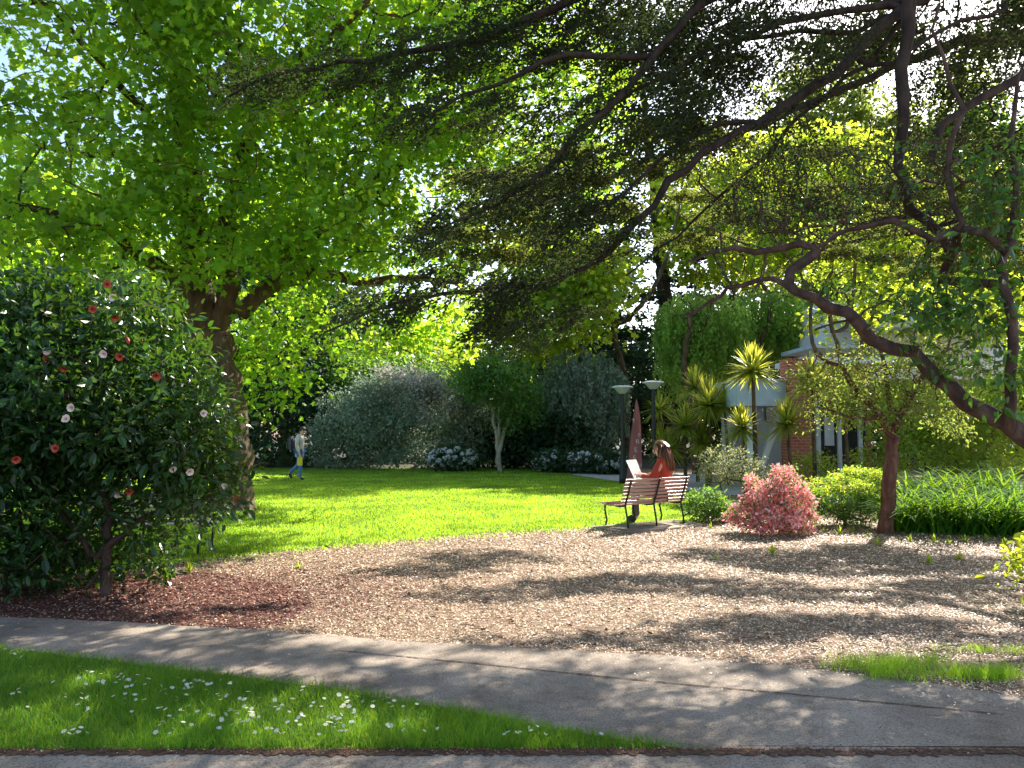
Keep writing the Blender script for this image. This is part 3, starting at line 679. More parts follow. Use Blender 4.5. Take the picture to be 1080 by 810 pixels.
    pos = c + dl * (u * .55)[:, None] + rng.normal(0, .028, (len(c), 3))
    d = dl + rng.normal(0, .6, pos.shape)
    t.parts.append((T_NEEDLE, pos, unit(d), rng.normal(0, 1, pos.shape), rng.uniform(.045, .08, len(pos)), 1))
    hi = [E(px, py, Y, rx, rz, ry) for px, py, Y, rx, rz, ry in ((500, -60, 13, 60, 18, .8), (700, -60, 13.9, 60, 18, .9), (880, -60, 14.8, 60, 18, .9), (560, -110, 14, 60, 20, .9), (790, -140, 15.6, 60, 20, 1), (980, -70, 13.5, 50, 20, .9), (1000, -150, 15, 60, 24, 1), (420, -120, 12.6, 50, 18, .9))]  # unseen bough layer over the view, added to shade path and verge
    for a, b in ((6.6, (760, -75, 14.2)), (7.4, (600, -100, 13.8)), (8.5, (880, -140, 15.2))):
        L([a, (1050, b[1] - 10, 12.5), b, (b[0] - 180, b[1] + 20, b[2] - 1)], .14, .02)
    ah = blob_pts(hi, 165, .1); t.grow(ah, step=.4, drop=-.02)
    n = 44; c = np.repeat(ah, n, 0); pos = c + rng.normal(0, .22, (len(c), 3)) * np.array([1.2, 1.2, .35])
    d = rng.normal(0, 1, pos.shape); d[:, 2] *= .4
    t.parts.append((T_NEEDLE, pos, unit(d), rng.normal(0, 1, pos.shape), rng.uniform(.08, .14, len(pos)), 0))
    for z, r in ((8.6, 4.2), (10.2, 4.4), (12, 4.0), (13.8, 3.4), (15.6, 2.8), (17.5, 2.0), (19.2, 1.2)):
        m = int(3 + r * 1.5)
        for i in range(m):
            a = 2 * PI * i / m + z; rr = r * random.uniform(.55, 1)
            up.append((base + [rr * math.cos(a), rr * math.sin(a), z + random.gauss(0, .3)], np.array([1.05, 1.05, .28])))
    att3 = blob_pts(up, 700, .1); t.grow(att3, step=.5, drop=-.05, bias=1)
    n = 46; c = np.repeat(att3, n, 0); pos = c + rng.normal(0, .27, (len(c), 3)) * np.array([1, 1, .4])
    d = rng.normal(0, 1, pos.shape); d[:, 2] *= .4
    t.parts.append((T_NEEDLE, pos, unit(d), rng.normal(0, 1, pos.shape), rng.uniform(.12, .20, len(pos)), 0))
    t.finish(M['cedar_bark'], [M['cedar_needle'], leaf_mat('cedar_spray', [(.03, .05, .018), (.05, .075, .025), (.09, .11, .04)], (.34, .40, .07), .7, .4, .2)], tip=.0045, power=.42, maxr=.09)
cedar()

# ------------------------------------------------------------------ leaning tree at the right
def leaning():
    base = np.array([6.3, 6.9, 0.0])
    t = Tree('leaning_tree', base, 'crooked purple barked tree leaning in from the right with twiggy limbs', 'tree')
    S = lambda pts, r0, r1: t.limb([P(*p) for p in pts], r0, r1)
    S([(1230, 540, 6.9), (1150, 500, 7), (1085, 462, 7.1), (1040, 436, 7.2), (1000, 408, 7.3), (960, 376, 7.4), (925, 352, 7.4), (890, 332, 7.4), (855, 315, 7.5), (820, 303, 7.5)], .115, .045)
    S([(840, 285, 7.5), (862, 266, 7.5), (845, 256, 7.5), (800, 262, 7.5), (760, 262, 7.6), (735, 275, 7.6)], .06, .015)
    S([(800, 298, 7.6), (770, 305, 7.7), (745, 320, 7.8), (720, 335, 7.9)], .03, .012)
    S([(1065, 450, 7.1), (1062, 400, 7), (1068, 340, 6.9), (1060, 280, 6.9), (1072, 220, 6.9), (1066, 150, 7), (1080, 60, 7)], .06, .015)
    S([(1060, 262, 6.9), (1010, 240, 7), (985, 255, 7.1), (940, 232, 7.2), (900, 245, 7.3), (870, 262, 7.3)], .045, .02)
    S([(1004, 270, 7.6), (998, 292, 7.6), (1030, 300, 7.5), (1060, 300, 7.3)], .05, .04)
    S([(1010, 240, 7), (1000, 180, 7), (1010, 120, 7), (985, 60, 7), (990, 10, 7)], .035, .012)
    S([(900, 335, 7.4), (860, 345, 7.4)], .02, .01)
    tw = [E(860, 190, 7.8, 130, 60, .6), E(800, 250, 7.7, 90, 40, .5), E(960, 190, 7.4, 90, 70, .6), E(1030, 200, 7.2, 60, 70, .6), E(960, 300, 7.4, 90, 45, .5), E(770, 290, 7.8, 60, 30, .4)]
    att = blob_pts(tw, 900, .1); t.grow(att, step=.12, jit=.22, curve=.35)
    k = rng.random(len(att)) < .28
    t.leaves(att[k], 5, .12, .05, T_OVAL, mi=0)
    lf = [E(1020, 300, 7.1, 60, 60, .45), E(1050, 380, 7.0, 40, 60, .35), E(975, 330, 7.2, 50, 30, .35), E(1060, 240, 7, 45, 50, .4), E(985, 380, 7.2, 30, 22, .25), E(1060, 190, 7, 40, 40, .4)]
    a2 = blob_pts(lf, 200, .1); t.grow(a2, step=.15)
    t.leaves(a2, 7, .17, .095, T_OVAL, droop=.7, up=.5, mi=0)
    a3 = blob_pts([E(980, 200, 7.3, 90, 70, .5), E(900, 300, 7.5, 80, 35, .4)], 60, .1); t.grow(a3, step=.15)
    t.leaves(a3, 6, .14, .08, T_OVAL, droop=.4, mi=0)
    t.finish(M['plum_bark'], [M['big_leaf']], tip=.0028, power=.45, maxr=.03)
leaning()

# ------------------------------------------------------------------ small red-barked tree
def redtree():
    base = G(937, 563)
    Y = base[1]
    t = Tree('small_tree', base, 'short tree with flaky red bark trunk in front of the strappy plants', 'tree')
    S = lambda pts, r0, r1: t.limb([P(*p) for p in pts], r0, r1)
    S([(937, 540, Y), (937, 510, Y), (940, 480, Y), (944, 462, Y)], .115, .10)
    S([(930, 440, Y), (905, 415, Y), (885, 390, Y), (862, 375, Y)], .075, .02)
    S([(950, 440, Y), (965, 410, Y), (990, 380, Y), (1010, 350, Y)], .07, .02)
    S([(940, 430, Y + .3), (935, 390, Y + .4), (925, 350, Y + .4)], .06, .02)
    S([(925, 440, Y - .2), (895, 440, Y - .3), (865, 430, Y - .3)], .045, .015)
    ells = [E(880, 400, Y, 45, 28, .6), E(930, 385, Y + .3, 55, 35, .7), E(990, 390, Y, 50, 40, .7), E(940, 430, Y - .2, 60, 22, .6), E(885, 435, Y, 40, 18, .5), E(1000, 440, Y + .3, 40, 22, .5)]
    att = blob_pts(ells, 330, .15); t.grow(att, step=.2, jit=.2)
    t.leaves(att, 22, .20, .062, T_OVAL, droop=.3, up=.6)
    t.finish(M['red_bark'], [M['olive_leaf']], tip=.005, maxr=.04)
redtree()

# ------------------------------------------------------------------ bright tree behind building front
def bright(name, px, py, trunkpts, limbs, ells, label, mat, n=420, per=26, size=.13, r=.16, bark='bark', seed=0, rad=.5):
    base = G(px, py); Y = base[1]
    t = Tree(name, base, label, 'tree')
    t.limb([P(a, b, Y) for a, b in trunkpts], r, r * .6)
    for l in limbs: t.limb([P(a, b, Y + c) for a, b, c in l], r * .5, r * .12)
    att = blob_pts(ells, n, .2); t.grow(att, step=.45, bias=.3)
    t.leaves(att, per, rad, size, T_LOBED if size > .1 else T_KITE, droop=.35, up=.8)
    return t.finish(M[bark], [M[mat]], tip=.009, power=.42, maxr=.10)
_s = 25 / 17.0
bright('young_maple', 897, 507.5, [(896, 470), (893, 420), (888, 385)],
       [[(880, 350, 0), (872, 310, 0), (880, 270, .3), (905, 210, .5), (920, 120, .5)], [(893, 345, 0), (900, 300, 0), (895, 230, 0), (860, 150, -.5)], [(905, 370, 0), (930, 310, .5), (960, 240, .8)], [(872, 385, 0), (855, 350, 0), (850, 300, .4), (790, 220, .8)]],
       [E(910, 265, 25, 70, 48, 1.5), E(970, 255, 25.5, 80, 60, 2), E(1015, 330, 25, 70, 40, 1.6), E(900, 330, 25, 60, 22, 1.2), E(1050, 230, 26, 60, 60, 2)],
       'slender dark limbed tree with glowing yellow green leaves behind the low building', 'bright_leaf', 380, 24, .16, .15)
bright('lime_tree', 800, 492, [(798, 440), (800, 390), (796, 350)], [[(770, 300, 0), (740, 250, 0), (700, 210, 0)], [(800, 300, 0), (820, 230, 0), (850, 160, 0)], [(830, 320, 0), (870, 270, 0)]],
       [E(880, 240, 36, 100, 55, 2), E(780, 255, 36, 85, 50, 2.5), E(860, 175, 37, 110, 38, 2.5), E(735, 215, 37, 55, 48, 2)], 'airy yellow green tree behind the willow and cabbage trees', 'bright_leaf', 620, 24, .24, .2)
bright('maple_tree', 660, 492, [(660, 430), (655, 380)], [[(640, 330, 0), (600, 280, 0), (540, 250, 0)], [(670, 330, 0), (700, 280, 0), (720, 200, 0)]],
       [E(560, 335, 33, 85, 42, 2), E(628, 300, 33, 32, 34, 1.6), E(590, 280, 34, 60, 40, 2), E(420, 372, 42, 80, 18, 2.5)],
       'bright yellow leaved tree rising behind the middle shrubs', 'bright_leaf', 520, 26, .25, .25, rad=1.0)

# ------------------------------------------------------------------ camellia
def camellia():
    base = G(108, 627); Y = base[1]
    t = Tree('camellia_bush', base, 'large glossy dark camellia bush with pink and red blooms beside the path', 'bush')
    S = lambda pts, r0, r1: t.limb([P(*p) for p in pts], r0, r1)
    S([(108, 600, Y), (112, 575, Y), (108, 540, Y), (95, 480, Y), (90, 400, Y), (95, 340, Y)], .055, .02)
    S([(120, 570, Y), (145, 550, Y + .1), (170, 535, Y + .1), (205, 515, Y + .1)], .04, .012)
    S([(95, 585, Y), (75, 560, Y), (50, 520, Y), (20, 450, Y)], .04, .012)
    S([(110, 590, Y), (88, 625, Y - .1)], .02, .01)
    ells = [E(30, 420, Y + .1, 120, 110, 1.2), E(110, 400, Y, 105, 100, 1.2), E(95, 330, Y + .1, 70, 48, .8), E(30, 340, Y + .3, 60, 45, .8), E(160, 440, Y, 70, 62, .9), E(25, 540, Y, 80, 65, 1.0), E(-80, 420, Y, 90, 150, 1.2),
            E(130, 500, Y + .4, 95, 40, .7), E(205, 500, Y + .1, 46, 34, .6), E(225, 520, Y, 26, 18, .4), E(175, 548, Y + .2, 52, 24, .5), E(185, 455, Y, 50, 50, .7), E(150, 585, Y + .5, 45, 18, .4), E(60, 590, Y + .3, 60, 20, .6), E(-40, 575, Y, 70, 40, .8)]
    att = blob_pts(ells, 1150, .55); att[:, 2] = np.maximum(att[:, 2], .15)
    ax = 540 + att[:, 0] / att[:, 1] * F; ay = 452 - (att[:, 2] - EYE) / att[:, 1] * F
    att = att[~((ax > 85) & (ax < 205) & (ay > 522) & (ay < 562) & (rng.random(len(att)) < .42))]
    t.grow(att, step=.25, jit=.12)
    t.leaves(att, 34, .20, .09, T_OVAL, droop=.15, up=.7, flat=.9)
    t.finish(M['plum_bark'], [M['camellia_leaf']], tip=.0035, crown_name='foliage', trunk_name='stems', maxr=.03)
    def bloom(px, py, kind, s=.045):
        c = P(px, py, Y); best = None
        # bring the flower to the front skin of the foliage
        front = Y - 1.1
        for e in ells:
            dx = (c - e[0]) / e[1]; q = 1 - dx[0] ** 2 - dx[2] ** 2
            if q > 0: front = min(front if best else 99, e[0][1] - e[1][1] * math.sqrt(q)); best = 1
        c = P(px, py, (front if best else Y) - .12)
        ps = []
        for r in range(4):
            m = (8, 7, 5, 4)[r]; a = np.arange(m) * 2 * PI / m + r * .6 + rng.normal(0, .12, m); op = (1.25, .95, .6, .25)[r]
            d = np.stack([np.cos(a) * math.sin(op), -np.full(m, math.cos(op)), np.sin(a) * math.sin(op)], 1)
            nr = np.stack([-np.cos(a) * math.cos(op), -np.full(m, math.sin(op)), -np.sin(a) * math.cos(op)], 1)
            ps.append((T_PETAL, np.zeros((m, 3)), d, nr, np.full(m, s * (1.25 - .16 * r)) * rng.uniform(.9, 1.1, m), 0))
        o = leaf_mesh('flower', ps, [M['petal_blush'] if kind == 'w' else M['petal_red']], t.root)
        o.location = tuple(c - t.base); o.rotation_euler = (random.gauss(.2, .3), 0, random.gauss(.2, .5))
    for x, y, k in ((110, 373, 'w'), (127, 376, 'r'), (76, 430, 'w'), (50, 378, 'r'), (68, 388, 'r'), (98, 326, 'r'), (121, 334, 'r'), (113, 300, 'r'), (165, 396, 'r'), (214, 436, 'w'), (200, 497, 'w'), (238, 512, 'w'), (17, 484, 'r'), (50, 370, 'w'),
                     (59, 473, 'r'), (124, 521, 'w'), (136, 518, 'r'), (119, 314, 'w'), (70, 442, 'w'), (137, 358, 'r'), (250, 527, 'r'), (182, 494, 'w')):
        bloom(x, y, k, .031 if k == 'w' else .032)
camellia()

# ------------------------------------------------------------------ far shrubs and trees
def far(name, px, yb, lobes, label, mat, n, per, rad, size, cat='shrub', T=T_KITE, depth=2, trunk=None, r=.1, bark='bark', **k):
    base = G(px, yb); Y = base[1]
    t = Tree(name, base, label, cat)
    if trunk:
        for tr in trunk: t.limb([P(a, b, Y) for a, b in tr], r, r * .5, start=0)
    ells = [E(a, b, Y + d, rx, rz, ry) for a, b, d, rx, rz, ry in lobes]
    att = blob_pts(ells, n, .5); att[:, 2] = np.maximum(att[:, 2], .15)
    t.grow(att[::3], step=.6, bias=.3)
    mats = [M[mat]]
    t.leaves(att, int(per * 1.25), rad, size * 1.45, T, **k)
    return t, mats
# dark evergreen left
def F_(*a, **k):
    t, m = far(*a, **k); t.finish(M[k.get('bark', 'bark')], m, tip=.01, power=.4, maxr=.2); return t
F_('dark_evergreen', 300, 492, [(300, 440, 0, 55, 52, 2.2), (270, 400, 1, 45, 40, 2), (330, 400, 1, 40, 50, 2), (285, 340, 2, 60, 50, 2.5), (262, 465, -.5, 22, 28, 1), (350, 350, 3, 50, 60, 2)],
   'tall dark evergreen shrub behind the walking person', 'dark_leaf', 420, 40, .65, .13, cat='tree', droop=.6)
F_('green_tree', 385, 492, [(385, 420, 1, 55, 38, 2), (430, 400, 2, 50, 25, 2), (365, 395, 1.5, 35, 25, 1.5)], 'mid green leafy tree above the grey green shrub', 'mid_leaf', 220, 40, .6, .13, cat='tree', trunk=[[(385, 460)]])
def greybush():
    t, m = far('grey_shrub', 420, 494, [(385, 450, -.6, 52, 44, 1.6), (450, 445, -.5, 60, 48, 1.8), (420, 420, 0, 50, 32, 1.5), (345, 470, -.6, 22, 24, 1), (495, 450, 0, 25, 40, 1.2)], 'wide rounded grey green shrub with silvery top at the lawn edge', 'grey_leaf', 420, 60, .42, .085, bark='bark')
    Y = G(420, 494)[1]
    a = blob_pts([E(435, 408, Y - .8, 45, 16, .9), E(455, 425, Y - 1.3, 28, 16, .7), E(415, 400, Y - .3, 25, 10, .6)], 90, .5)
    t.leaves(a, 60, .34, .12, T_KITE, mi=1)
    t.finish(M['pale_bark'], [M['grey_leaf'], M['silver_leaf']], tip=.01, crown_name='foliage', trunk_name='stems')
greybush()
F_('lancewood_tree', 526, 497, [(530, 405, 0, 42, 26, 1.4), (500, 400, 0, 22, 20, 1.0), (545, 430, .2, 22, 20, .9), (520, 385, 0, 28, 16, 1)], 'open multi stemmed tree with pale trunks in the far border', 'mid_leaf', 170, 30, .42, .11, cat='tree',
   trunk=[[(525, 470), (520, 445), (515, 415)], [(526, 470), (527, 440), (528, 405)], [(528, 470), (536, 445), (543, 415)]], r=.1, bark='pale_bark')
F_('dark_shrub', 590, 495, [(570, 455, .5, 40, 32, 1.4), (545, 470, 1, 30, 22, 1), (600, 470, 0, 30, 20, 1), (515, 460, 2, 30, 34, 1)], 'low dark green shrub mass right of the pale trunks', 'dark_leaf', 260, 34, .5, .13)
# weeping tree
def weeping(name, px, yb, cx, cy, rx, rz, label, mat, bark, n, per, length, size, dY=0, r=.14, trunk=None):
    base = G(px, yb); Y = base[1]
    t = Tree(name, base, label, 'tree')
    for tr in (trunk or [[(px, cy + rz * .6), (px, cy)]]): t.limb([P(a, b, Y) for a, b in tr], r, r * .4, start=0)
    e = E(cx, cy, Y + dY, rx, rz, rx * Y / F * .7)
    att = blob_pts([e], n, .6); t.grow(att[::2], step=.5)
    c = np.repeat(att, per, 0); u = rng.random(len(c)); s = np.repeat(rng.normal(0, .15, (len(att), 2)), per, 0)
    pos = c + np.stack([s[:, 0] * u + rng.normal(0, .06, len(c)), s[:, 1] * u + rng.normal(0, .06, len(c)), -u * length * np.repeat(rng.uniform(.4, 1.2, len(att)), per)], 1)
    pos[:, 2] = np.maximum(pos[:, 2], .1)
    d = rng.normal(0, .4, pos.shape); d[:, 2] -= .9
    t.parts.append((T_KITE, pos, unit(d), rng.normal(0, 1, pos.shape), rng.uniform(.7, 1.3, len(pos)) * size * 1.5, 0))
    # threads
    mb = MB()
    t.finish(M[bark], [M[mat]], tip=.008, maxr=.12)
weeping('weeping_tree', 625, 494, 615, 410, 48, 48, 'dark grey green weeping tree behind the white hydrangeas', 'grey_leaf', 'pale_bark', 340, 46, 1.3, .10, 0, .09, [[(620, 460), (612, 420), (600, 380)], [(628, 460), (632, 420), (640, 390)]])
weeping('willow_tree', 800, 498, 815, 330, 50, 30, 'light green weeping tree hanging behind the white columns and brick pillar', 'willow_leaf', 'bark', 300, 60, 1.9, .085, 1, .16, [[(805, 430), (800, 380), (812, 330)]])
weeping('willow_tree', 735, 500, 742, 335, 52, 34, 'fresh green weeping willow behind the cabbage trees', 'willow_leaf', 'bark', 420, 60, 2.3, .085, 1, .2, [[(730, 430), (722, 380), (730, 330)]])
# hydrangeas
head = None
def hydrangea(px, yb, lobes, label, nh, group='white hydrangeas along the far border'):
    global head
    t, m = far('hydrangea', px, yb, lobes, label, 'dark_leaf', 70, 30, .25, .10); t.root['group'] = group
    Y = G(px, yb)[1]
    r = t.finish(M['bark'], m, tip=.008, crown_name='foliage', trunk_name='stems')
    if head is None:
        k = 70; d = unit(rng.normal(0, 1, (k, 3)))
        pos = d * np.array([.085, .085, .07]); ob = leaf_mesh('flower_head', [(T_KITE, pos, unit(np.cross(d, rng.normal(0, 1, (k, 3)))), d, np.full(k, .075), 0)], [M['petal_white']])
        head = ob.data; bpy.data.objects.remove(ob)
    for i in range(nh):
        a, b, dd, rx, rz, ry = random.choice(lobes)
        e = E(a, b, Y + dd, rx, rz, ry); v = rng.normal(0, 1, 3); v[1] = -abs(v[1]) * 1.1; v[2] = v[2] * .9 + .35; v = unit(v)
        p = e[0] + v * e[1] * 1.02; p[2] = max(p[2], .15)
        o = link('flower_head', head, r, p - t.base); s = random.uniform(.7, 1.25); o.scale = (s, s, s * .8); o.rotation_euler = (random.random() * 3, random.random() * 3, 0)
hydrangea(478, 497, [(478, 484, 0, 26, 11, .7)], 'rounded white hydrangea standing alone at the lawn edge before the grey shrub', 70)
hydrangea(590, 498, [(585, 487, 0, 22, 9, .6)], 'white hydrangea at the left end of the far hydrangea row', 34)
hydrangea(620, 499, [(615, 488, 0, 20, 10, .6)], 'white hydrangea in the middle of the far hydrangea row', 34)
hydrangea(648, 500, [(645, 488, 0, 18, 10, .6)], 'white hydrangea next to the left lamp post', 30)
# distant layered cedar
def farcedar():
    base = G(712, 487) ; Y = base[1]
    t = Tree('distant_cedar', base, 'distant cedar with flat dark layered branches against white sky', 'tree')
    t.limb([P(712, 440, Y), P(708, 380, Y), P(700, 300, Y), P(690, 200, Y), P(680, 120, Y), P(675, 30, Y)], .55, .12)
    att = []
    for i, py in enumerate(range(20, 420, 21)):
        w = 70 + (py > 200) * 25
        for s in (-1, 1):
            L = random.uniform(.6, 1.1) * w; dY = random.uniform(-2, 2)
            c = P(690 + s * L * .5, py + random.uniform(-4, 4), Y + dY); att.append((c, np.array([L * .5 * Y / F, 1.6, .16])))
    pts = blob_pts(att, 640, .1); t.grow(pts[::3], step=.8, drop=0)
    n = 30; c = np.repeat(pts, n, 0); pos = c + rng.normal(0, .5, (len(c), 3)) * np.array([1, 1, .22])
    d = rng.normal(0, 1, pos.shape); d[:, 2] *= .3
    t.parts.append((T_NEEDLE, pos, unit(d), rng.normal(0, 1, pos.shape), rng.uniform(.16, .3, len(pos)), 0))
    t.finish(M['cedar_bark'], [M['dark_leaf']], tip=.015, maxr=.2)
farcedar()
# back row closing the garden
def hedge():
    base = np.array([-4.0, 43.0, 0])
    t = Tree('hedge', base, 'long dark hedge closing the garden behind all the shrubs', 'hedge')
    xs = np.linspace(-48, 50, 36)
    ell = [(np.array([x, 43 + 2.5 * math.sin(x * .3), rng.uniform(1.6, 2.6)]), np.array([2.4, 1.4, 2.6])) for x in xs]
    att = blob_pts(ell, 1100, .5); att[:, 2] = np.maximum(att[:, 2], .15); t.limb([base + [0, 0, .3], base + [0, 0, 1.2]], .15, .1)
    t.leaves(att, 50, .75, .34, T_KITE)
    t.finish(M['bark'], [M['dark_leaf']], crown_name='foliage', trunk_name='stem')
hedge()
poly_sheet('far_bed', [np.array([-60, 34.6]), np.array([-40, 34.0]), np.array([3.0, 32.5]), np.array([12, 30]), np.array([60, 30]), np.array([90, 120]), np.array([-90, 120])], .003, surf_mat('dark_soil', [(.3, (.03, .028, .018)), (.7, (.07, .06, .035))], 2, .95))
for i, (px, top, w, mt, Yb, lab) in enumerate([(10, 40, 150, 'mid_leaf', 33, 'very tall green tree at the far left behind the plane tree'), (300, 130, 110, 'mid_leaf', 39, 'tall green tree directly behind the plane tree trunk'), (850, -10, 110, 'olive_leaf', 62, 'tall olive toned tree rising above the upper building'), (980, 20, 70, 'olive_leaf', 64, 'tall olive tree near the right edge far behind the roofs'), (1075, 70, 70, 'mid_leaf', 60, 'tall green tree at the right edge far behind'), (-60, 300, 120, 'mid_leaf', 34, 'broad green tree far left behind the camellia'), (60, 250, 110, 'bright_leaf', 37, 'sunlit pale green tree behind the camellia bush'), (175, 240, 80, 'bright_leaf', 40, 'green tree showing left of the big trunk'), (420, 330, 110, 'dark_leaf', 45, 'dark tree rising behind the grey shrub'),
                              (560, 345, 80, 'dark_leaf', 46, 'dark tree behind the pale stemmed tree'), (640, 350, 90, 'dark_leaf', 48, 'dark tree behind the weeping tree'), (800, 330, 100, 'mid_leaf', 44, 'green tree above the low building roof'), (1010, 300, 120, 'bright_leaf', 36, 'light green tree behind the upper building'), (1120, 330, 120, 'mid_leaf', 30, 'green tree at the far right behind the beds')]):
    g = np.array([(px - 540) / F * Yb, Yb, 0]); s = Yb / F
    t = Tree('background_tree', g, lab, 'tree', 'trees closing the far side of the garden')
    t.limb([g + [0, 0, 1.5], g + [.1, 0, 3.5]], .3, .2)
    zt = P(px, top, Yb)[2]
    ell = []
    for q in range(9 if zt < 12 else 16):
        ell.append((g + [random.uniform(-.6, .6) * w * s, random.uniform(-1.5, 1.5), random.uniform(.15, .82) * zt], np.array([w * s * .45, 1.8, zt * (.22 if zt < 12 else .13)])))
    att = blob_pts(ell, 260 if zt < 12 else 420, .5); att[:, 2] = np.maximum(att[:, 2], .3); t.grow(att[::3], step=.8)
    t.leaves(att, 44 if zt < 20 else 60, .85 * max(1, Yb / 42), .32 * max(1, Yb / 40), T_KITE)
    t.finish(M['bark'], [M[mt]], tip=.015, maxr=.25)

# ------------------------------------------------------------------ cabbage trees
def sword(mb, n, L, w, origin, up=.2, spread=1.0, droop=.5, segs=4):
    for i in range(n):
        a = rng.random() * 2 * PI; el = rng.uniform(-.75, 1.35) * spread + up
        el = min(el, 1.5); d = np.array([math.cos(a) * math.cos(el), math.sin(a) * math.cos(el), math.sin(el)])
        side = np.array([-math.sin(a), math.cos(a), 0]); l = L * rng.uniform(.75, 1.1); V = []
        nn = np.cross(d, side)
        for s in range(segs + 1):
            u = s / segs; p = origin + d * l * u; p = p + np.array([0, 0, -droop * l * u * u * .5 * max(.2, math.cos(el))])
            ww = w * (1 - u) ** .7 * (1 if s else .5) + .001
            V += [p - side * ww / 2, p + nn * ww * .15, p + side * ww / 2]
        Fs = []
        for s in range(segs):
            b = s * 3; Fs += [[b, b + 1, b + 4, b + 3], [b + 1, b + 2, b + 5, b + 4]]
        mb.add(V, Fs)
def cabbage(px, yb, hpx, hpy, L, label, n=70, Y=None, r=.05, heads=None):
    Y = Y or (19.6 if px > 775 else 22.5)
    base = G(px, yb) if Y is None else np.array([(px - 540) / F * Y, Y, 0]); Y = base[1]
    root = empty('cabbage_tree', base, label, 'cabbage tree', 'cabbage trees between the path and building')
    for (hx, hy) in ([(hpx, hpy)] + (heads or [])):
        h = P(hx, hy, Y) - base
        mb = MB(); mb.tube([[0, 0, -.1], h * [.1, 0, .35], h * [.6, 0, .7], h], [r * 1.2, r, r * .9, r * .7], 8); mb.build('trunk', M['bark'], root, True)
        mb = MB(); sword(mb, int(n * 2.3), L * 1.32, .08, h); mb.build('leaf_rosette', M['sword_leaf'], root)
cabbage(796, 508, 794, 392, .62, 'tall cabbage tree with spiky head on thin dark trunk before the white columns', 80, r=.06)
cabbage(748, 506, 748, 428, .75, 'broad sunny cabbage tree head right of the second lamp', 90)
cabbage(722, 508, 722, 450, .62, 'low yellow green cabbage tree left of the broad sunny one', 80)
cabbage(768, 508, 764, 430, .6, 'sunny cabbage tree between the broad head and the tall thin one', 70)
cabbage(696, 503, 695, 432, .55, 'dark shaded cabbage tree behind the second lamp post', 60, Y=26, heads=[(696, 464)])
cabbage(785, 512, 783, 452, .55, 'short cabbage tree at the foot of the tall thin trunked one', 70)
cabbage(833, 515, 830, 448, .62, 'cabbage tree with drooping green head against the brick pillar', 80)
cabbage(858, 515, 856, 405, .62, 'cabbage tree with yellow edged head right of the brick pillar top', 80)
cabbage(893, 518, 890, 428, .65, 'green cabbage tree in front of the dark doorway', 60)
cabbage(707, 510, 705, 474, .55, 'low cabbage tree just right of the second lamp pole', 60)
cabbage(735, 506, 733, 410, .6, 'sunny cabbage tree standing behind the broad sunny head', 70, Y=24)
cabbage(745, 512, 742, 468, .6, 'dark low cabbage tree beneath the sunny heads', 60)

# ------------------------------------------------------------------ mid shrubs
def bushpx(name, px, yb, lobes, label, mat, n, per, rad, size, **k):
    base = G(px, yb); Y = base[1]
    return simple_bush(name, base, [E(a, b, Y + d, rx, rz, ry) for a, b, d, rx, rz, ry in lobes], label, 'shrub', mat, n, per, rad, size, **k)
bushpx('small_shrub', 772, 535, [(770, 492, .3, 30, 20, .5), (795, 500, .3, 18, 14, .4), (755, 500, .3, 18, 12, .4)], 'pale small leaved shrub behind the pink azalea', [leaf_mat('pale_leaf', [(.16, .20, .08), (.28, .30, .15), (.38, .38, .22)], (.5, .52, .2), .5, .4)], 130, 26, .16, .05)
bushpx('small_shrub', 745, 552, [(745, 533, .2, 22, 15, .35), (765, 540, .3, 12, 10, .25)], 'low green shrub between the bench and pink azalea', M['mid_leaf'], 110, 26, .12, .055)
def azal():
    base = G(815, 562); Y = base[1]
    t = Tree('azalea_bush', base, 'azalea bush covered in salmon pink blossom right of the bench', 'flowering bush')
    ells = [E(a, b, Y + d, c, e, f) for a, b, d, c, e, f in ((815, 520, 0, 20, 16, .3), (826, 502, .1, 13, 11, .22), (800, 527, -.1, 16, 14, .26), (838, 530, 0, 18, 15, .28), (785, 543, 0, 15, 12, .24), (849, 549, 0, 12, 11, .22), (808, 547, -.25, 17, 11, .26), (832, 551, -.25, 16, 10, .26), (845, 513, .1, 9, 8, .18), (797, 509, .1, 9, 8, .18), (774, 548, .05, 8, 7, .15), (800, 557, -.2, 16, 6, .25), (835, 558, -.2, 16, 6, .25))]
    att = blob_pts(ells, 330, .6); att[:, 2] = np.maximum(att[:, 2], .06)
    t.grow(att[::2], step=.15); t.leaves(att, 10, .11, .045, T_KITE, mi=0)
    r = t.finish(M['red_bark'], [M['mid_leaf']], tip=.004, crown_name='foliage', trunk_name='stems')
    p = clusters(att[rng.random(len(att)) < .85], 26, .075, .05, T_KITE, up=.2, droop=-.1)
    o = leaf_mesh('blossom', [p], [M['petal_pink']], r, loc=base); o['kind'] = 'stuff'
azal()
bushpx('euphorbia_shrub', 893, 556, [(885, 522, .2, 34, 18, .5), (910, 512, .5, 28, 16, .5), (870, 535, .1, 24, 14, .4), (905, 540, 0, 28, 14, .4)], 'mounded grey green shrub with lime flower heads left of the red trunk', [M['mid_leaf'], M['lime_leaf']], 200, 26, .13, .05,
       extra=lambda t, att: t.parts.append(clusters(att[att[:, 2] > np.percentile(att[:, 2], 50)] + [0, 0, .06], 40, .10, .045, T_KITE, flat=.35, mi=1)))
bushpx('leafy_shrub', 1010, 520, [(1000, 440, 0, 60, 26, 1), (960, 470, 0, 30, 20, .8), (1050, 455, 0, 50, 32, 1), (1030, 480, 0, 60, 26, .8), (950, 440, .4, 40, 30, .8), (1080, 420, .5, 50, 40, 1)], 'sunlit leafy shrub behind the strappy plants under the leaning limb', leaf_mat('sunny_leaf', [(.07, .15, .02), (.12, .22, .03), (.22, .30, .06)], (.55, .72, .06), .45, .48, .4), 420, 34, .26, .11, T=T_OVAL)
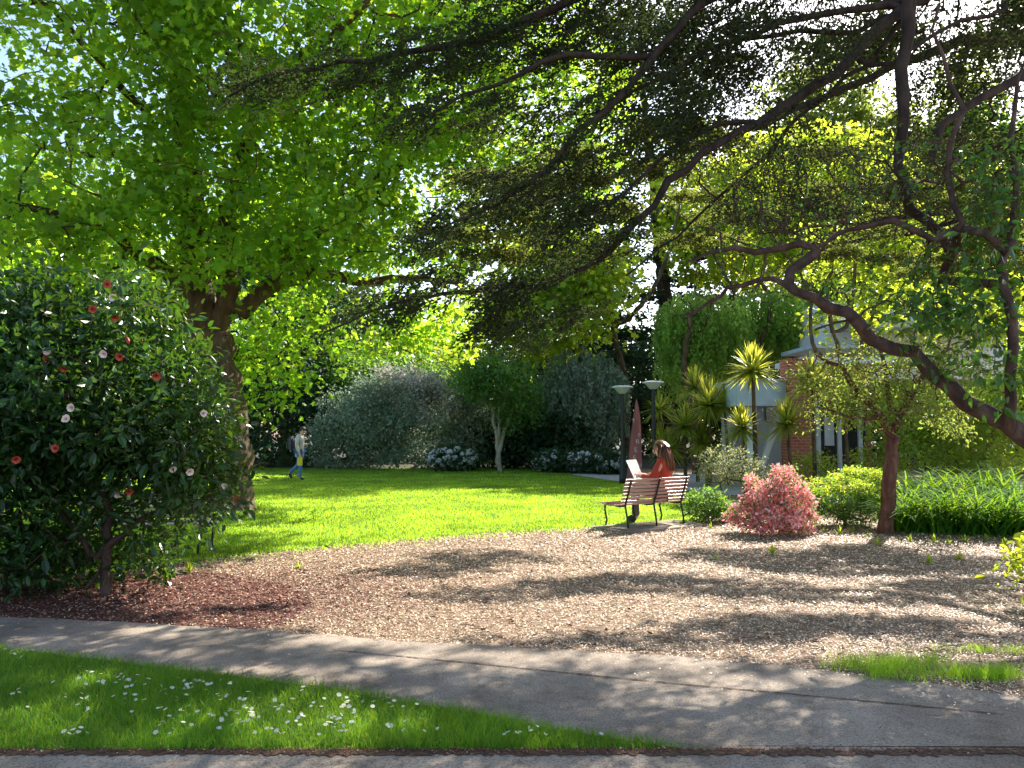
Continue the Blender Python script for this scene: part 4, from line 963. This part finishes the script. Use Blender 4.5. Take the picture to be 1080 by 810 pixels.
bushpx('leafy_shrub', 890, 520, [(860, 492, 0, 20, 12, .5), (925, 490, .5, 30, 20, .6)], 'yellow green shrub against the wall left of the red trunk', M['lime_leaf'], 90, 28, .2, .08)
bushpx('corner_shrub', 1085, 640, [(1082, 600, 0, 26, 16, .25), (1100, 585, .1, 30, 20, .3)], 'bright leafed low shrub cut by the right frame edge', M['bright_leaf'], 40, 9, .12, .075, T=T_OVAL)
# strap-leaf clumps
def clump(px, yb, L, label, n=170, Y=None):
    base = G(px, yb); mb = MB()
    for i in range(n):
        a = rng.random() * 2 * PI; el = rng.uniform(.75, 1.5); d = np.array([math.cos(a) * math.cos(el), math.sin(a) * math.cos(el), math.sin(el)]); side = np.array([-math.sin(a), math.cos(a), 0])
        l = L * rng.uniform(.7, 1.25); o = np.array([rng.normal(0, .13), rng.normal(0, .13), 0]); V = []; w = .034
        for s in range(6):
            u = s / 5; p = o + d * l * u + np.array([math.cos(a), math.sin(a), 0]) * l * .35 * u * u - np.array([0, 0, .42 * l * u ** 3])
            ww = w * (1 - u) ** .5 + .002; V += [p - side * ww / 2, p + side * ww / 2]
        mb.add(V, [[2 * s, 2 * s + 1, 2 * s + 3, 2 * s + 2] for s in range(5)])
    o = mb.build('strap_leaf_plant', M['strap_leaf'], loc=base)
    tag(o, label, 'plant', 'strap leaved plants in the right bed')
for px, yb, L, lab in [(958, 560, .98, 'strap leaved clump just right of the red trunk'), (985, 562, 1.05, 'strap leaved clump second to the right of the red trunk'), (1015, 563, 1.08, 'strap leaved clump in the middle of the right bed'), (1045, 564, 1.12, 'strap leaved clump near the right frame edge'), (1078, 565, 1.12, 'strap leaved clump cut by the right frame edge'),
                       (970, 545, 1.3, 'taller strap leaved clump behind, near the red trunk'), (1003, 546, 1.35, 'taller strap leaved clump in the middle back of the bed'), (1038, 547, 1.4, 'taller strap leaved clump back right of the bed'), (1070, 548, 1.4, 'taller strap leaved clump at the far right back'), (925, 530, 1.0, 'upright strap leaved clump left behind the red trunk'), (1105, 560, 1.0, 'strap leaved clump just outside the right edge')]:
    clump(px, yb, L, lab)
# low seedlings
sl = None
pos_s = [(885, 564), (900, 562), (915, 566), (960, 572), (985, 573), (1000, 574), (1018, 572), (1040, 570), (1060, 575), (870, 562), (1012, 590), (980, 595), (755, 590), (815, 585), (315, 600), (200, 604), (174, 610), (750, 558), (925, 575)]
def plantlet():
    mb = MB(); sword(mb, 16, .13, .03, np.array([0, 0, .01]), up=.6, spread=.7, droop=.5, segs=3)
    return raw_mesh('seedling', np.concatenate(mb.V), mb.P, [M['lime_leaf']])
pm = [plantlet() for _ in range(4)]
for i, (x, y) in enumerate(pos_s):
    o = link('seedling', pm[i % 4], loc=G(x, y)); s = random.uniform(.6, 1.3); o.scale = (s, s, s); o.rotation_euler = (0, 0, random.random() * 6)
    tag(o, 'low yellow green seedling sprouting from the litter', 'seedling', 'seedlings in the leaf litter')

# ------------------------------------------------------------------ building
def building():
    Y = 21.0; Xc = lambda px, y=Y: (px - 540) / F * y
    Zc = lambda py, y=Y: P(540, py, y)[2]
    root = empty('building', (Xc(850), Y, 0), 'low brick and white building with flat blue white roofs behind the palms', 'building')
    def part(name, c, size, m, rot=None, bev=0, par=root):
        mb = MB(); mb.box((0, 0, 0), size, rot, 0, bev); o = mb.build(name, m, par)
        base = np.array(root.location) if par is root else np.array(root.location) + np.array(par.location)
        o.location = tuple(np.array(c) - base); return o
    def span(x0, x1, y0, y1, yy, d, name, m, par=root):
        a, b = Xc(x0, yy), Xc(x1, yy); t, u = Zc(y0, yy), max(0, Zc(y1, yy))
        return part(name, ((a + b) / 2, yy + d / 2, (t + u) / 2), (b - a, d, t - u), m, par=par)
    span(770, 862, 402, 600, Y + 2.6, 1.0, 'wall', M['grey_metal'])
    span(860, 918, 385, 600, Y + 1.8, 1.0, 'wall', M['brick'])
    span(832, 859, 378, 600, Y, .65, 'brick_pillar', M['brick'])
    span(778, 831, 402, 428, Y + .2, 2.6, 'fascia', M['blue_paint'])
    span(777, 832, 399.5, 402, Y + .14, 2.66, 'gutter', M['grey_metal'])
    span(790, 798, 429, 600, Y + .5, .25, 'column', M['white_paint'])
    o = part('brace', (Xc(822), Y + .7, Zc(462)), (.16, .16, 1.7), M['white_paint'], rot=roty(.38))
    span(808, 824, 424, 445, Y + 2.5, .08, 'window', M['dark_glass'])
    d = span(864, 912, 425, 600, Y + 1.7, .08, 'door', M['dark_glass'])
    span(869, 879, 440, 470, Y + 1.66, .03, 'poster', M['white_paint'])
    for x in (861, 883, 905): span(x, x + 4, 420, 600, Y + 1.6, .09, 'post', M['white_paint'])
    span(846, 1010, 377, 383, Y + .9, 2.2, 'roof', M['white_paint'])
    # upper storey set back
    U = 27.0
    span(872, 1060, 350, 400, U, 3, 'upper_wall', M['white_paint'])
    span(858, 960, 363, 367, U - 1.4, 3.0, 'upper_roof', M['blue_paint'])
    span(895, 1075, 338, 345, U - 1.2, 4.0, 'upper_roof', M['blue_paint'])
    span(915, 952, 367, 383, U - .06, .05, 'window', M['blue_glass'])
    span(872, 908, 318, 350, U + .5, 3, 'roof_box', M['white_paint'])
    span(975, 1030, 318, 345, U + .3, 3, 'roof_box', M['blue_paint'])
    for x in (930, 944): span(x, x + 1.2, 367, 383, U - .08, .02, 'window_bar', M['white_paint'])
building()

# ------------------------------------------------------------------ lamp posts
def lamp(px, yb, ytop, label):
    base = G(px, yb); h = P(px, ytop, base[1])[2]
    root = empty('lamp_post', base, label, 'lamp post', 'lamp posts by the far path')
    mb = MB(); mb.lathe((0, 0, 0), [(.11, 0), (.11, .25), (.085, .3), (.065, .9), (.055, h - .42), (.055, h - .38)], 14); mb.build('pole', M['lamp_black'], root, True)
    mb = MB(); mb.lathe((0, 0, h - .38), [(.07, 0), (.11, .02), (.22, .15), (.27, .18)], 24); mb.build('diffuser', surf_mat('diffuser', [(.62, .66, .66)], 4, .35), root, True)
    mb = MB(); mb.lathe((0, 0, h - .2), [(.30, 0), (.32, .012), (.31, .035), (.2, .06), (.05, .07)], 28); mb.build('cap', M['white_paint'], root, True)
lamp(657, 511, 402, 'left lamp post with white inverted cone head beside the red banner')
lamp(690, 512, 397, 'right lamp post with white inverted cone head beside the cabbage tree')

# ------------------------------------------------------------------ banner
def banner():
    base = G(663, 508); Y = base[1]
    root = empty('feather_banner', base, 'tall maroon feather banner with white letters between the lamp posts', 'banner')
    s = Y / F
    left = [(660.5, 506), (663, 480), (665.5, 460), (668, 440), (670, 425), (671.5, 420)]
    right = [(677, 499), (677, 478), (676.5, 458), (675, 440), (673, 426), (671.5, 420)]
    V = []; n = 20
    def at(path, t):
        k = t * (len(path) - 1); i = min(int(k), len(path) - 2); f = k - i
        a = np.array(path[i]); b = np.array(path[i + 1]); p = a + (b - a) * f; return p
    cols = 5
    for side in (0, 1):
        for i in range(n + 1):
            a = at(left, i / n); b = at(right, i / n)
            for j in range(cols + 1):
                q = a + (b - a) * j / cols; p = P(q[0], q[1], Y) - base
                p[1] = .03 * math.sin(i * .5 + j) + side * .012; V.append(p)
    w = cols + 1; m = (n + 1) * w; Fs = []
    for i in range(n):
        for j in range(cols):
            q = [i * w + j, i * w + j + 1, (i + 1) * w + j + 1, (i + 1) * w + j]; Fs.append(q); Fs.append([x + m for x in q[::-1]])
    mb = MB(); mb.add(V, Fs); mb.build('fabric', M['banner'], root, True)
    mb = MB(); mb.tube([P(x, y, Y) - base + [0, .02, 0] for x, y in [(660, 511)] + left], .012, 6); mb.build('pole', M['lamp_black'], root, True)
    def text(s_, px, py, size, rot=0):
        cu = bpy.data.curves.new('lettering', 'FONT'); cu.body = s_; cu.size = size; cu.extrude = .002; cu.align_x = 'CENTER'; cu.align_y = 'CENTER'
        ob = bpy.data.objects.new('tmp', cu); col.objects.link(ob); dg = bpy.context.evaluated_depsgraph_get()
        me = bpy.data.meshes.new_from_object(ob.evaluated_get(dg)); bpy.data.objects.remove(ob); me.materials.clear(); me.materials.append(M['ink_white'])
        o = link('lettering', me, root); p = P(px, py, Y) - base; p[1] = -.055; o.location = tuple(p); o.rotation_euler = (PI / 2, rot, 0)
    for ch, x, y, z in (('T', 668, 444, .17), ('F', 674, 459, .16), ('R', 672.3, 466, .20), ('E', 670.3, 474.5, .21), ('E', 669, 483, .20), ('YOU', 671, 491, .15)): text(ch, x, y, z, -.12)
banner()

# ------------------------------------------------------------------ benches
def bench(base, ang, length, label, slat='slat', nback=7):
    """local: x along the bench, y forwards (seat side), back on the -y side"""
    root = empty('bench', base, label, 'bench', 'slatted park benches', rz=ang)
    def fr(x):
        mb = MB()
        mb.tube([[x, -.02, 0], [x, 0, .15], [x, .04, .33], [x, .05, .40], [x, -.02, .58], [x, -.09, .78], [x, -.11, .82]], [.016] * 7, 6)
        mb.tube([[x, .56, 0], [x, .52, .12], [x, .57, .28], [x, .56, .40]], .016, 6)
        mb.tube([[x, .05, .385], [x, .2, .365], [x, .40, .375], [x, .54, .40], [x, .59, .385]], .016, 6)
        return mb.build('frame', M['iron'], root, True)
    for x in (.06, length / 2, length - .06): fr(x)
    for i in range(nback):
        u = i / (nback - 1); z = .45 + u * .36; y = .035 - u * .125
        mb = MB(); mb.box((length / 2, y + .025, z), (length + .06, .022, .04), rotx(.32), bev=.004); mb.build('slat', M[slat], root)
    for i in range(8):
        u = i / 7; y = .10 + u * .48; z = .398 - .025 * math.sin(u * PI) + .005
        mb = MB(); mb.box((length / 2, y, z), (length + .06, .045, .02), bev=.004); mb.build('slat', M[slat], root)
    return root
BA = math.radians(33)
bbase = G(659, 559.5)
bench(bbase, BA, 1.38, 'red brown slatted bench with black iron legs where a woman sits reading')
bench(G(84, 588), math.radians(3), 1.55, 'pale slatted bench mostly hidden behind the camellia bush', 'grey_slat')
mb = MB(); mb.box((0, 0, 0), (1.9, .9, .05), bev=.01)
o = mb.build('bench_slab', M['concrete'], loc=bbase + [.5, .45, .005]); o.rotation_euler = (0, 0, BA); tag(o, 'thin concrete slab under the occupied bench', 'slab')

# ------------------------------------------------------------------ people
def skinned(nodes, edges, root, sub=2):
    names = list(nodes); names.remove(root); names = [root] + names
    me = bpy.data.meshes.new('tmp'); ix = {n: i for i, n in enumerate(names)}
    me.from_pydata([tuple(nodes[n][0]) for n in names], [(ix[a], ix[b]) for a, b in edges], []); me.update()
    ob = bpy.data.objects.new('tmp', me); col.objects.link(ob)
    md = ob.modifiers.new('s', 'SKIN'); md.use_smooth_shade = True
    for n in names:
        r = nodes[n][1]; sv = me.skin_vertices[0].data[ix[n]]
        sv.radius = (r, r) if np.isscalar(r) else tuple(r); sv.use_root = (n == root)
    ss = ob.modifiers.new('u', 'SUBSURF'); ss.levels = sub; ss.render_levels = sub
    dg = bpy.context.evaluated_depsgraph_get(); dg.update()
    out = bpy.data.meshes.new_from_object(ob.evaluated_get(dg)); bpy.data.objects.remove(ob)
    return out
def figure(name, base, rz, label, J, clothes, hairf, scale=1.0):
    root = bpy.data.objects.new(name, None)
    E_ = [('pelvis', 'spine'), ('spine', 'chest'), ('chest', 'neck'), ('neck', 'jaw'), ('jaw', 'head'), ('head', 'crown')]
    for s in 'LR':
        E_ += [('chest', 'shoulder' + s), ('shoulder' + s, 'elbow' + s), ('elbow' + s, 'wrist' + s), ('wrist' + s, 'palm' + s), ('pelvis', 'hip' + s), ('hip' + s, 'knee' + s), ('knee' + s, 'ankle' + s), ('ankle' + s, 'toe' + s)]
    R = dict(pelvis=.12, spine=.11, chest=.13, neck=.052, jaw=.07, head=.088, crown=.06, shoulder=.06, elbow=.04, wrist=.028, palm=.03, hip=.085, knee=.055, ankle=.038, toe=.03)
    nodes = {k: (np.array(v), R[k.rstrip('LR')] if k.rstrip('LR') in R else .05) for k, v in J.items()}
    # fingers: five short chains per hand
    for s in 'LR':
        w, p = nodes['wrist' + s][0], nodes['palm' + s][0]; d = unit(p - w); sd = unit(np.cross(d, [0, .3, 1.0]))
        for i, (o, l) in enumerate(((-.026, .045), (-.010, .06), (.008, .065), (.024, .055))):
            a = p + sd * o + d * .03; b = a + d * l * .6 - np.array([0, 0, .012]); c = b + d * l * .3 - np.array([0, 0, .02])
            for q, v in (('a', a), ('b', b), ('c', c)): nodes[f'f{i}{q}{s}'] = (v, .0085)
            E_ += [('palm' + s, f'f{i}a{s}'), (f'f{i}a{s}', f'f{i}b{s}'), (f'f{i}b{s}', f'f{i}c{s}')]
        a = w + d * .02 - sd * .03; nodes['t1' + s] = (a, .011); nodes['t2' + s] = (a + d * .035 - sd * .012, .009); E_ += [('palm' + s, 't1' + s), ('t1' + s, 't2' + s)]
    me = skinned(nodes, E_, 'pelvis'); me.materials.clear(); me.materials.append(M['skin'])
    # face features joined in the same mesh
    bm = bmesh.new(); bm.from_mesh(me)
    h = np.array(J['head']); fwd = unit(np.array(J['face'])) if 'face' in J else np.array([1.0, 0, 0])
    lat = unit(np.cross([0, 0, 1.0], fwd))
    def blob(c, r, mi):
        q = bmesh.ops.create_uvsphere(bm, u_segments=8, v_segments=6, radius=1)['verts']
        for v in q: v.co = Vector(tuple(np.array(c) + np.array(v.co[:]) * r))
        for v in q:
            for f in v.link_faces: f.material_index = mi; f.smooth = True
    blob(h + fwd * .098 + [0, 0, -.012], [.014, .014, .022], 0)
    for s in (-1, 1):
        blob(h + fwd * .083 + lat * s * .032 + [0, 0, .012], [.010, .010, .007], 1); blob(h + lat * s * .083 + [0, 0, -.005], [.016, .012, .028], 0)
    blob(h + fwd * .083 + [0, 0, -.05], [.012, .02, .007], 2)
    bm.to_mesh(me); bm.free(); me.materials.append(M['dark_hair']); me.materials.append(M['petal_red'])
    col.objects.link(root) if False else None
    body = bpy.data.objects.new(name, me); col.objects.link(body)
    body.location = tuple(base); body.rotation_euler = (0, 0, rz); body.scale = (scale,) * 3
    tag(body, label, 'person')
    for cname, m, ed, grow, extra in clothes:
        used = set(x for e in ed for x in e); nn = {}
        for k in used & set(nodes): nn[k] = (nodes[k][0], (nodes[k][1] if k in nodes else .05) + grow)
        for k, v in (extra or {}).items(): nn[k] = v
        rt = 'pelvis' if 'pelvis' in nn else ('chest' if 'chest' in nn else sorted(nn)[0])
        cm = skinned(nn, ed, rt); cm.materials.clear(); cm.materials.append(M[m]); link(cname, cm, body)
    if hairf: hairf(body, h, fwd, lat)
    return body
arm = lambda s: [('chest', 'shoulder' + s), ('shoulder' + s, 'elbow' + s), ('elbow' + s, 'wrist' + s)]
leg = lambda s: [('pelvis', 'hip' + s), ('hip' + s, 'knee' + s), ('knee' + s, 'ankle' + s)]
# walking person, local x = forwards
Jm = dict(pelvis=(0, 0, .95), spine=(.0, 0, 1.12), chest=(.01, 0, 1.32), neck=(.05, 0, 1.47), jaw=(.10, 0, 1.53), head=(.11, 0, 1.60), crown=(.09, 0, 1.67), face=(1, 0, -.55),
          shoulderR=(.0, -.17, 1.38), elbowR=(-.03, -.22, 1.12), wristR=(.06, -.22, .90), palmR=(.08, -.22, .83), shoulderL=(.0, .17, 1.38), elbowL=(.02, .22, 1.12), wristL=(.22, .14, 1.15), palmL=(.28, .11, 1.17),
          hipR=(0, -.09, .90), kneeR=(.07, -.09, .50), ankleR=(.05, -.09, .09), toeR=(.20, -.09, .03), hipL=(0, .09, .90), kneeL=(-.06, .09, .50), ankleL=(-.36, .09, .22), toeL=(-.27, .09, .05))
def man_hair(body, h, fwd, lat):
    mb = MB(); mb.ball(h + [-.018, 0, .028], [.103, .092, .088], rings=8, seg=12); mb.build('hair', M['dark_hair'], body, True)
man = figure('person', G(315.5, 506.5), math.radians(-4), 'person in pale hoodie and blue jeans walking across the lawn looking at a phone', Jm,
    [('hoodie', 'hoodie', [('pelvis', 'spine'), ('spine', 'chest'), ('chest', 'neck')] + arm('L') + arm('R') + [('pelvis', 'hem')], .022, {'hem': (np.array([0, 0, .70]), .16)}),
     ('jeans', 'denim', leg('L') + leg('R'), .018, None),
     ('shoe', 'shoe', [('ankleR', 'toeR')], .012, None), ('shoe', 'shoe', [('ankleL', 'toeL')], .012, None)], man_hair)
mloc = np.array(man.location)
mb = MB(); mb.box((0, 0, .24), (.19, .32, .46), bev=.06); mb.box((-.10, 0, .17), (.07, .25, .24), bev=.03)
for s in (-1, 1): mb.tube([[.09, s * .11, .1], [.2, s * .13, .05], [.29, s * .13, .25], [.24, s * .12, .45], [.09, s * .10, .46]], .018, 6)
o = mb.build('backpack', M['pack'], loc=mloc + [-.27, 0, .93]); tag(o, 'dark backpack worn by the person walking on the lawn', 'backpack')
mb = MB(); mb.box((0, 0, 0), (.16, .07, .26), bev=.02); mb.tube([[-.05, 0, .12], [0, 0, .22], [.05, 0, .12]], .008, 6)
o = mb.build('bag', M['yellow_bag'], loc=mloc + [.08, -.24, .60]); tag(o, 'yellow bag hanging from the hand of the walking person', 'bag')
mb = MB(); mb.box((0, 0, 0), (.015, .07, .14), roty(-.5), bev=.004)
o = mb.build('phone', M['phone'], loc=mloc + [.345, .10, 1.18]); tag(o, 'pale phone held up by the walking person', 'phone')

# seated woman: bench local frame -> world
c, s_ = math.cos(BA), math.sin(BA)
# figure local x = her forward; she faces the bench front turned a little to her left
hipx = 1.10
wb = bbase + np.array([c * hipx - s_ * .22, s_ * hipx + c * .22, 0])
Jw = dict(pelvis=(0, 0, .50), spine=(-.02, 0, .68), chest=(0, 0, .88), neck=(.03, 0, 1.02), jaw=(.07, 0, 1.08), head=(.075, 0, 1.15), crown=(.05, 0, 1.22), face=(1, 0, -.4),
          shoulderR=(0, -.16, .94), elbowR=(.10, -.22, .70), wristR=(.32, -.12, .72), palmR=(.38, -.10, .74), shoulderL=(0, .16, .94), elbowL=(.12, .22, .70), wristL=(.32, .12, .72), palmL=(.38, .10, .74),
          hipR=(.02, -.09, .50), kneeR=(.46, -.08, .50), ankleR=(.50, -.08, .09), toeR=(.63, -.08, .03), hipL=(.02, .09, .50), kneeL=(.46, .07, .51), ankleL=(.42, .06, .10), toeL=(.55, .06, .03))
def woman_hair(body, h, fwd, lat):
    mb = MB(); c0 = h + np.array([-.012, 0, .02]); mb.ball(c0, [.103, .096, .098], rings=10, seg=14)
    for i in range(150):
        a = rng.uniform(.35, 1.65) * PI if i % 3 else rng.uniform(0, 2) * PI; e = rng.uniform(.2, 1.4)
        d = np.array([math.cos(a) * math.cos(e), math.sin(a) * math.cos(e), math.sin(e)])
        p0 = c0 + d * .098; o = unit(np.array([min(d[0], .1) - .5, d[1], 0]))
        if d[0] > .3 and abs(d[1]) < .45: continue
        L = rng.uniform(.22, .42); sp = rng.normal(0, .022, 3)
        pts = [p0, c0 + o * .125 + [0, 0, .0] + sp * .5, c0 + o * .14 + [0, 0, -.10] + sp, c0 + o * .13 + [-.02, 0, -.2] + sp * 1.3, c0 + o * .11 + [-.03, 0, -L] + sp * 1.8]
        mb.tube(pts, [.010, .014, .014, .011, .003], 4)
    mb.build('hair', M['hair'], body, True)
woman = figure('person', wb, BA + math.radians(90 + 30), 'woman in a red sweater with brown hair reading on the bench', Jw,
    [('sweater', 'red_knit', [('pelvis', 'spine'), ('spine', 'chest'), ('chest', 'neck')] + arm('L') + arm('R'), .02, None),
     ('trousers', 'grey_cloth', leg('L') + leg('R'), .016, None),
     ('shoe', 'shoe', [('ankleR', 'toeR')], .014, None), ('shoe', 'shoe', [('ankleL', 'toeL')], .014, None)], woman_hair, 1.14)
fa = BA + math.radians(120); fx = np.array([math.cos(fa), math.sin(fa), 0])
mb = MB()
for sgn in (-1, 1):
    mb.box((0, sgn * .13, 0), (.008, .26, .36), rotz(sgn * .22) @ roty(.42))
o = mb.build('newspaper', M['paper'], loc=wb + fx * .55 + [0, 0, .93]); o.rotation_euler = (0, 0, fa); tag(o, 'open white paper held by the woman on the bench', 'newspaper')

# ------------------------------------------------------------------ light
SUN_AZ = math.radians(36); SUN_EL = math.radians(38)   # azimuth right of straight ahead
w = bpy.data.worlds.new('World'); scene.world = w; w.use_nodes = True
nt = w.node_tree; bg = nt.nodes['Background']; sky = nt.nodes.new('ShaderNodeTexSky'); sky.sky_type = 'NISHITA'; sky.sun_disc = False
sky.sun_elevation = SUN_EL; sky.sun_rotation = SUN_AZ; sky.dust_density = 1.5; sky.air_density = 1.0
nt.links.new(sky.outputs[0], bg.inputs[0]); bg.inputs[1].default_value = .115
sd = bpy.data.lights.new('sun', 'SUN'); sd.energy = 5.0; sd.angle = math.radians(.53); sd.color = (1, .94, .84)
so = bpy.data.objects.new('sun', sd); col.objects.link(so)
dv = Vector((math.sin(SUN_AZ) * math.cos(SUN_EL), math.cos(SUN_AZ) * math.cos(SUN_EL), math.sin(SUN_EL)))
so.rotation_euler = dv.to_track_quat('Z', 'Y').to_euler()
scene.view_settings.view_transform = 'Standard'; scene.view_settings.look = 'None'; scene.view_settings.gamma = 1
scene.view_settings.exposure = 1.6
scene.cycles.max_bounces = 8; scene.cycles.diffuse_bounces = 4; scene.cycles.transmission_bounces = 4; scene.cycles.glossy_bounces = 2
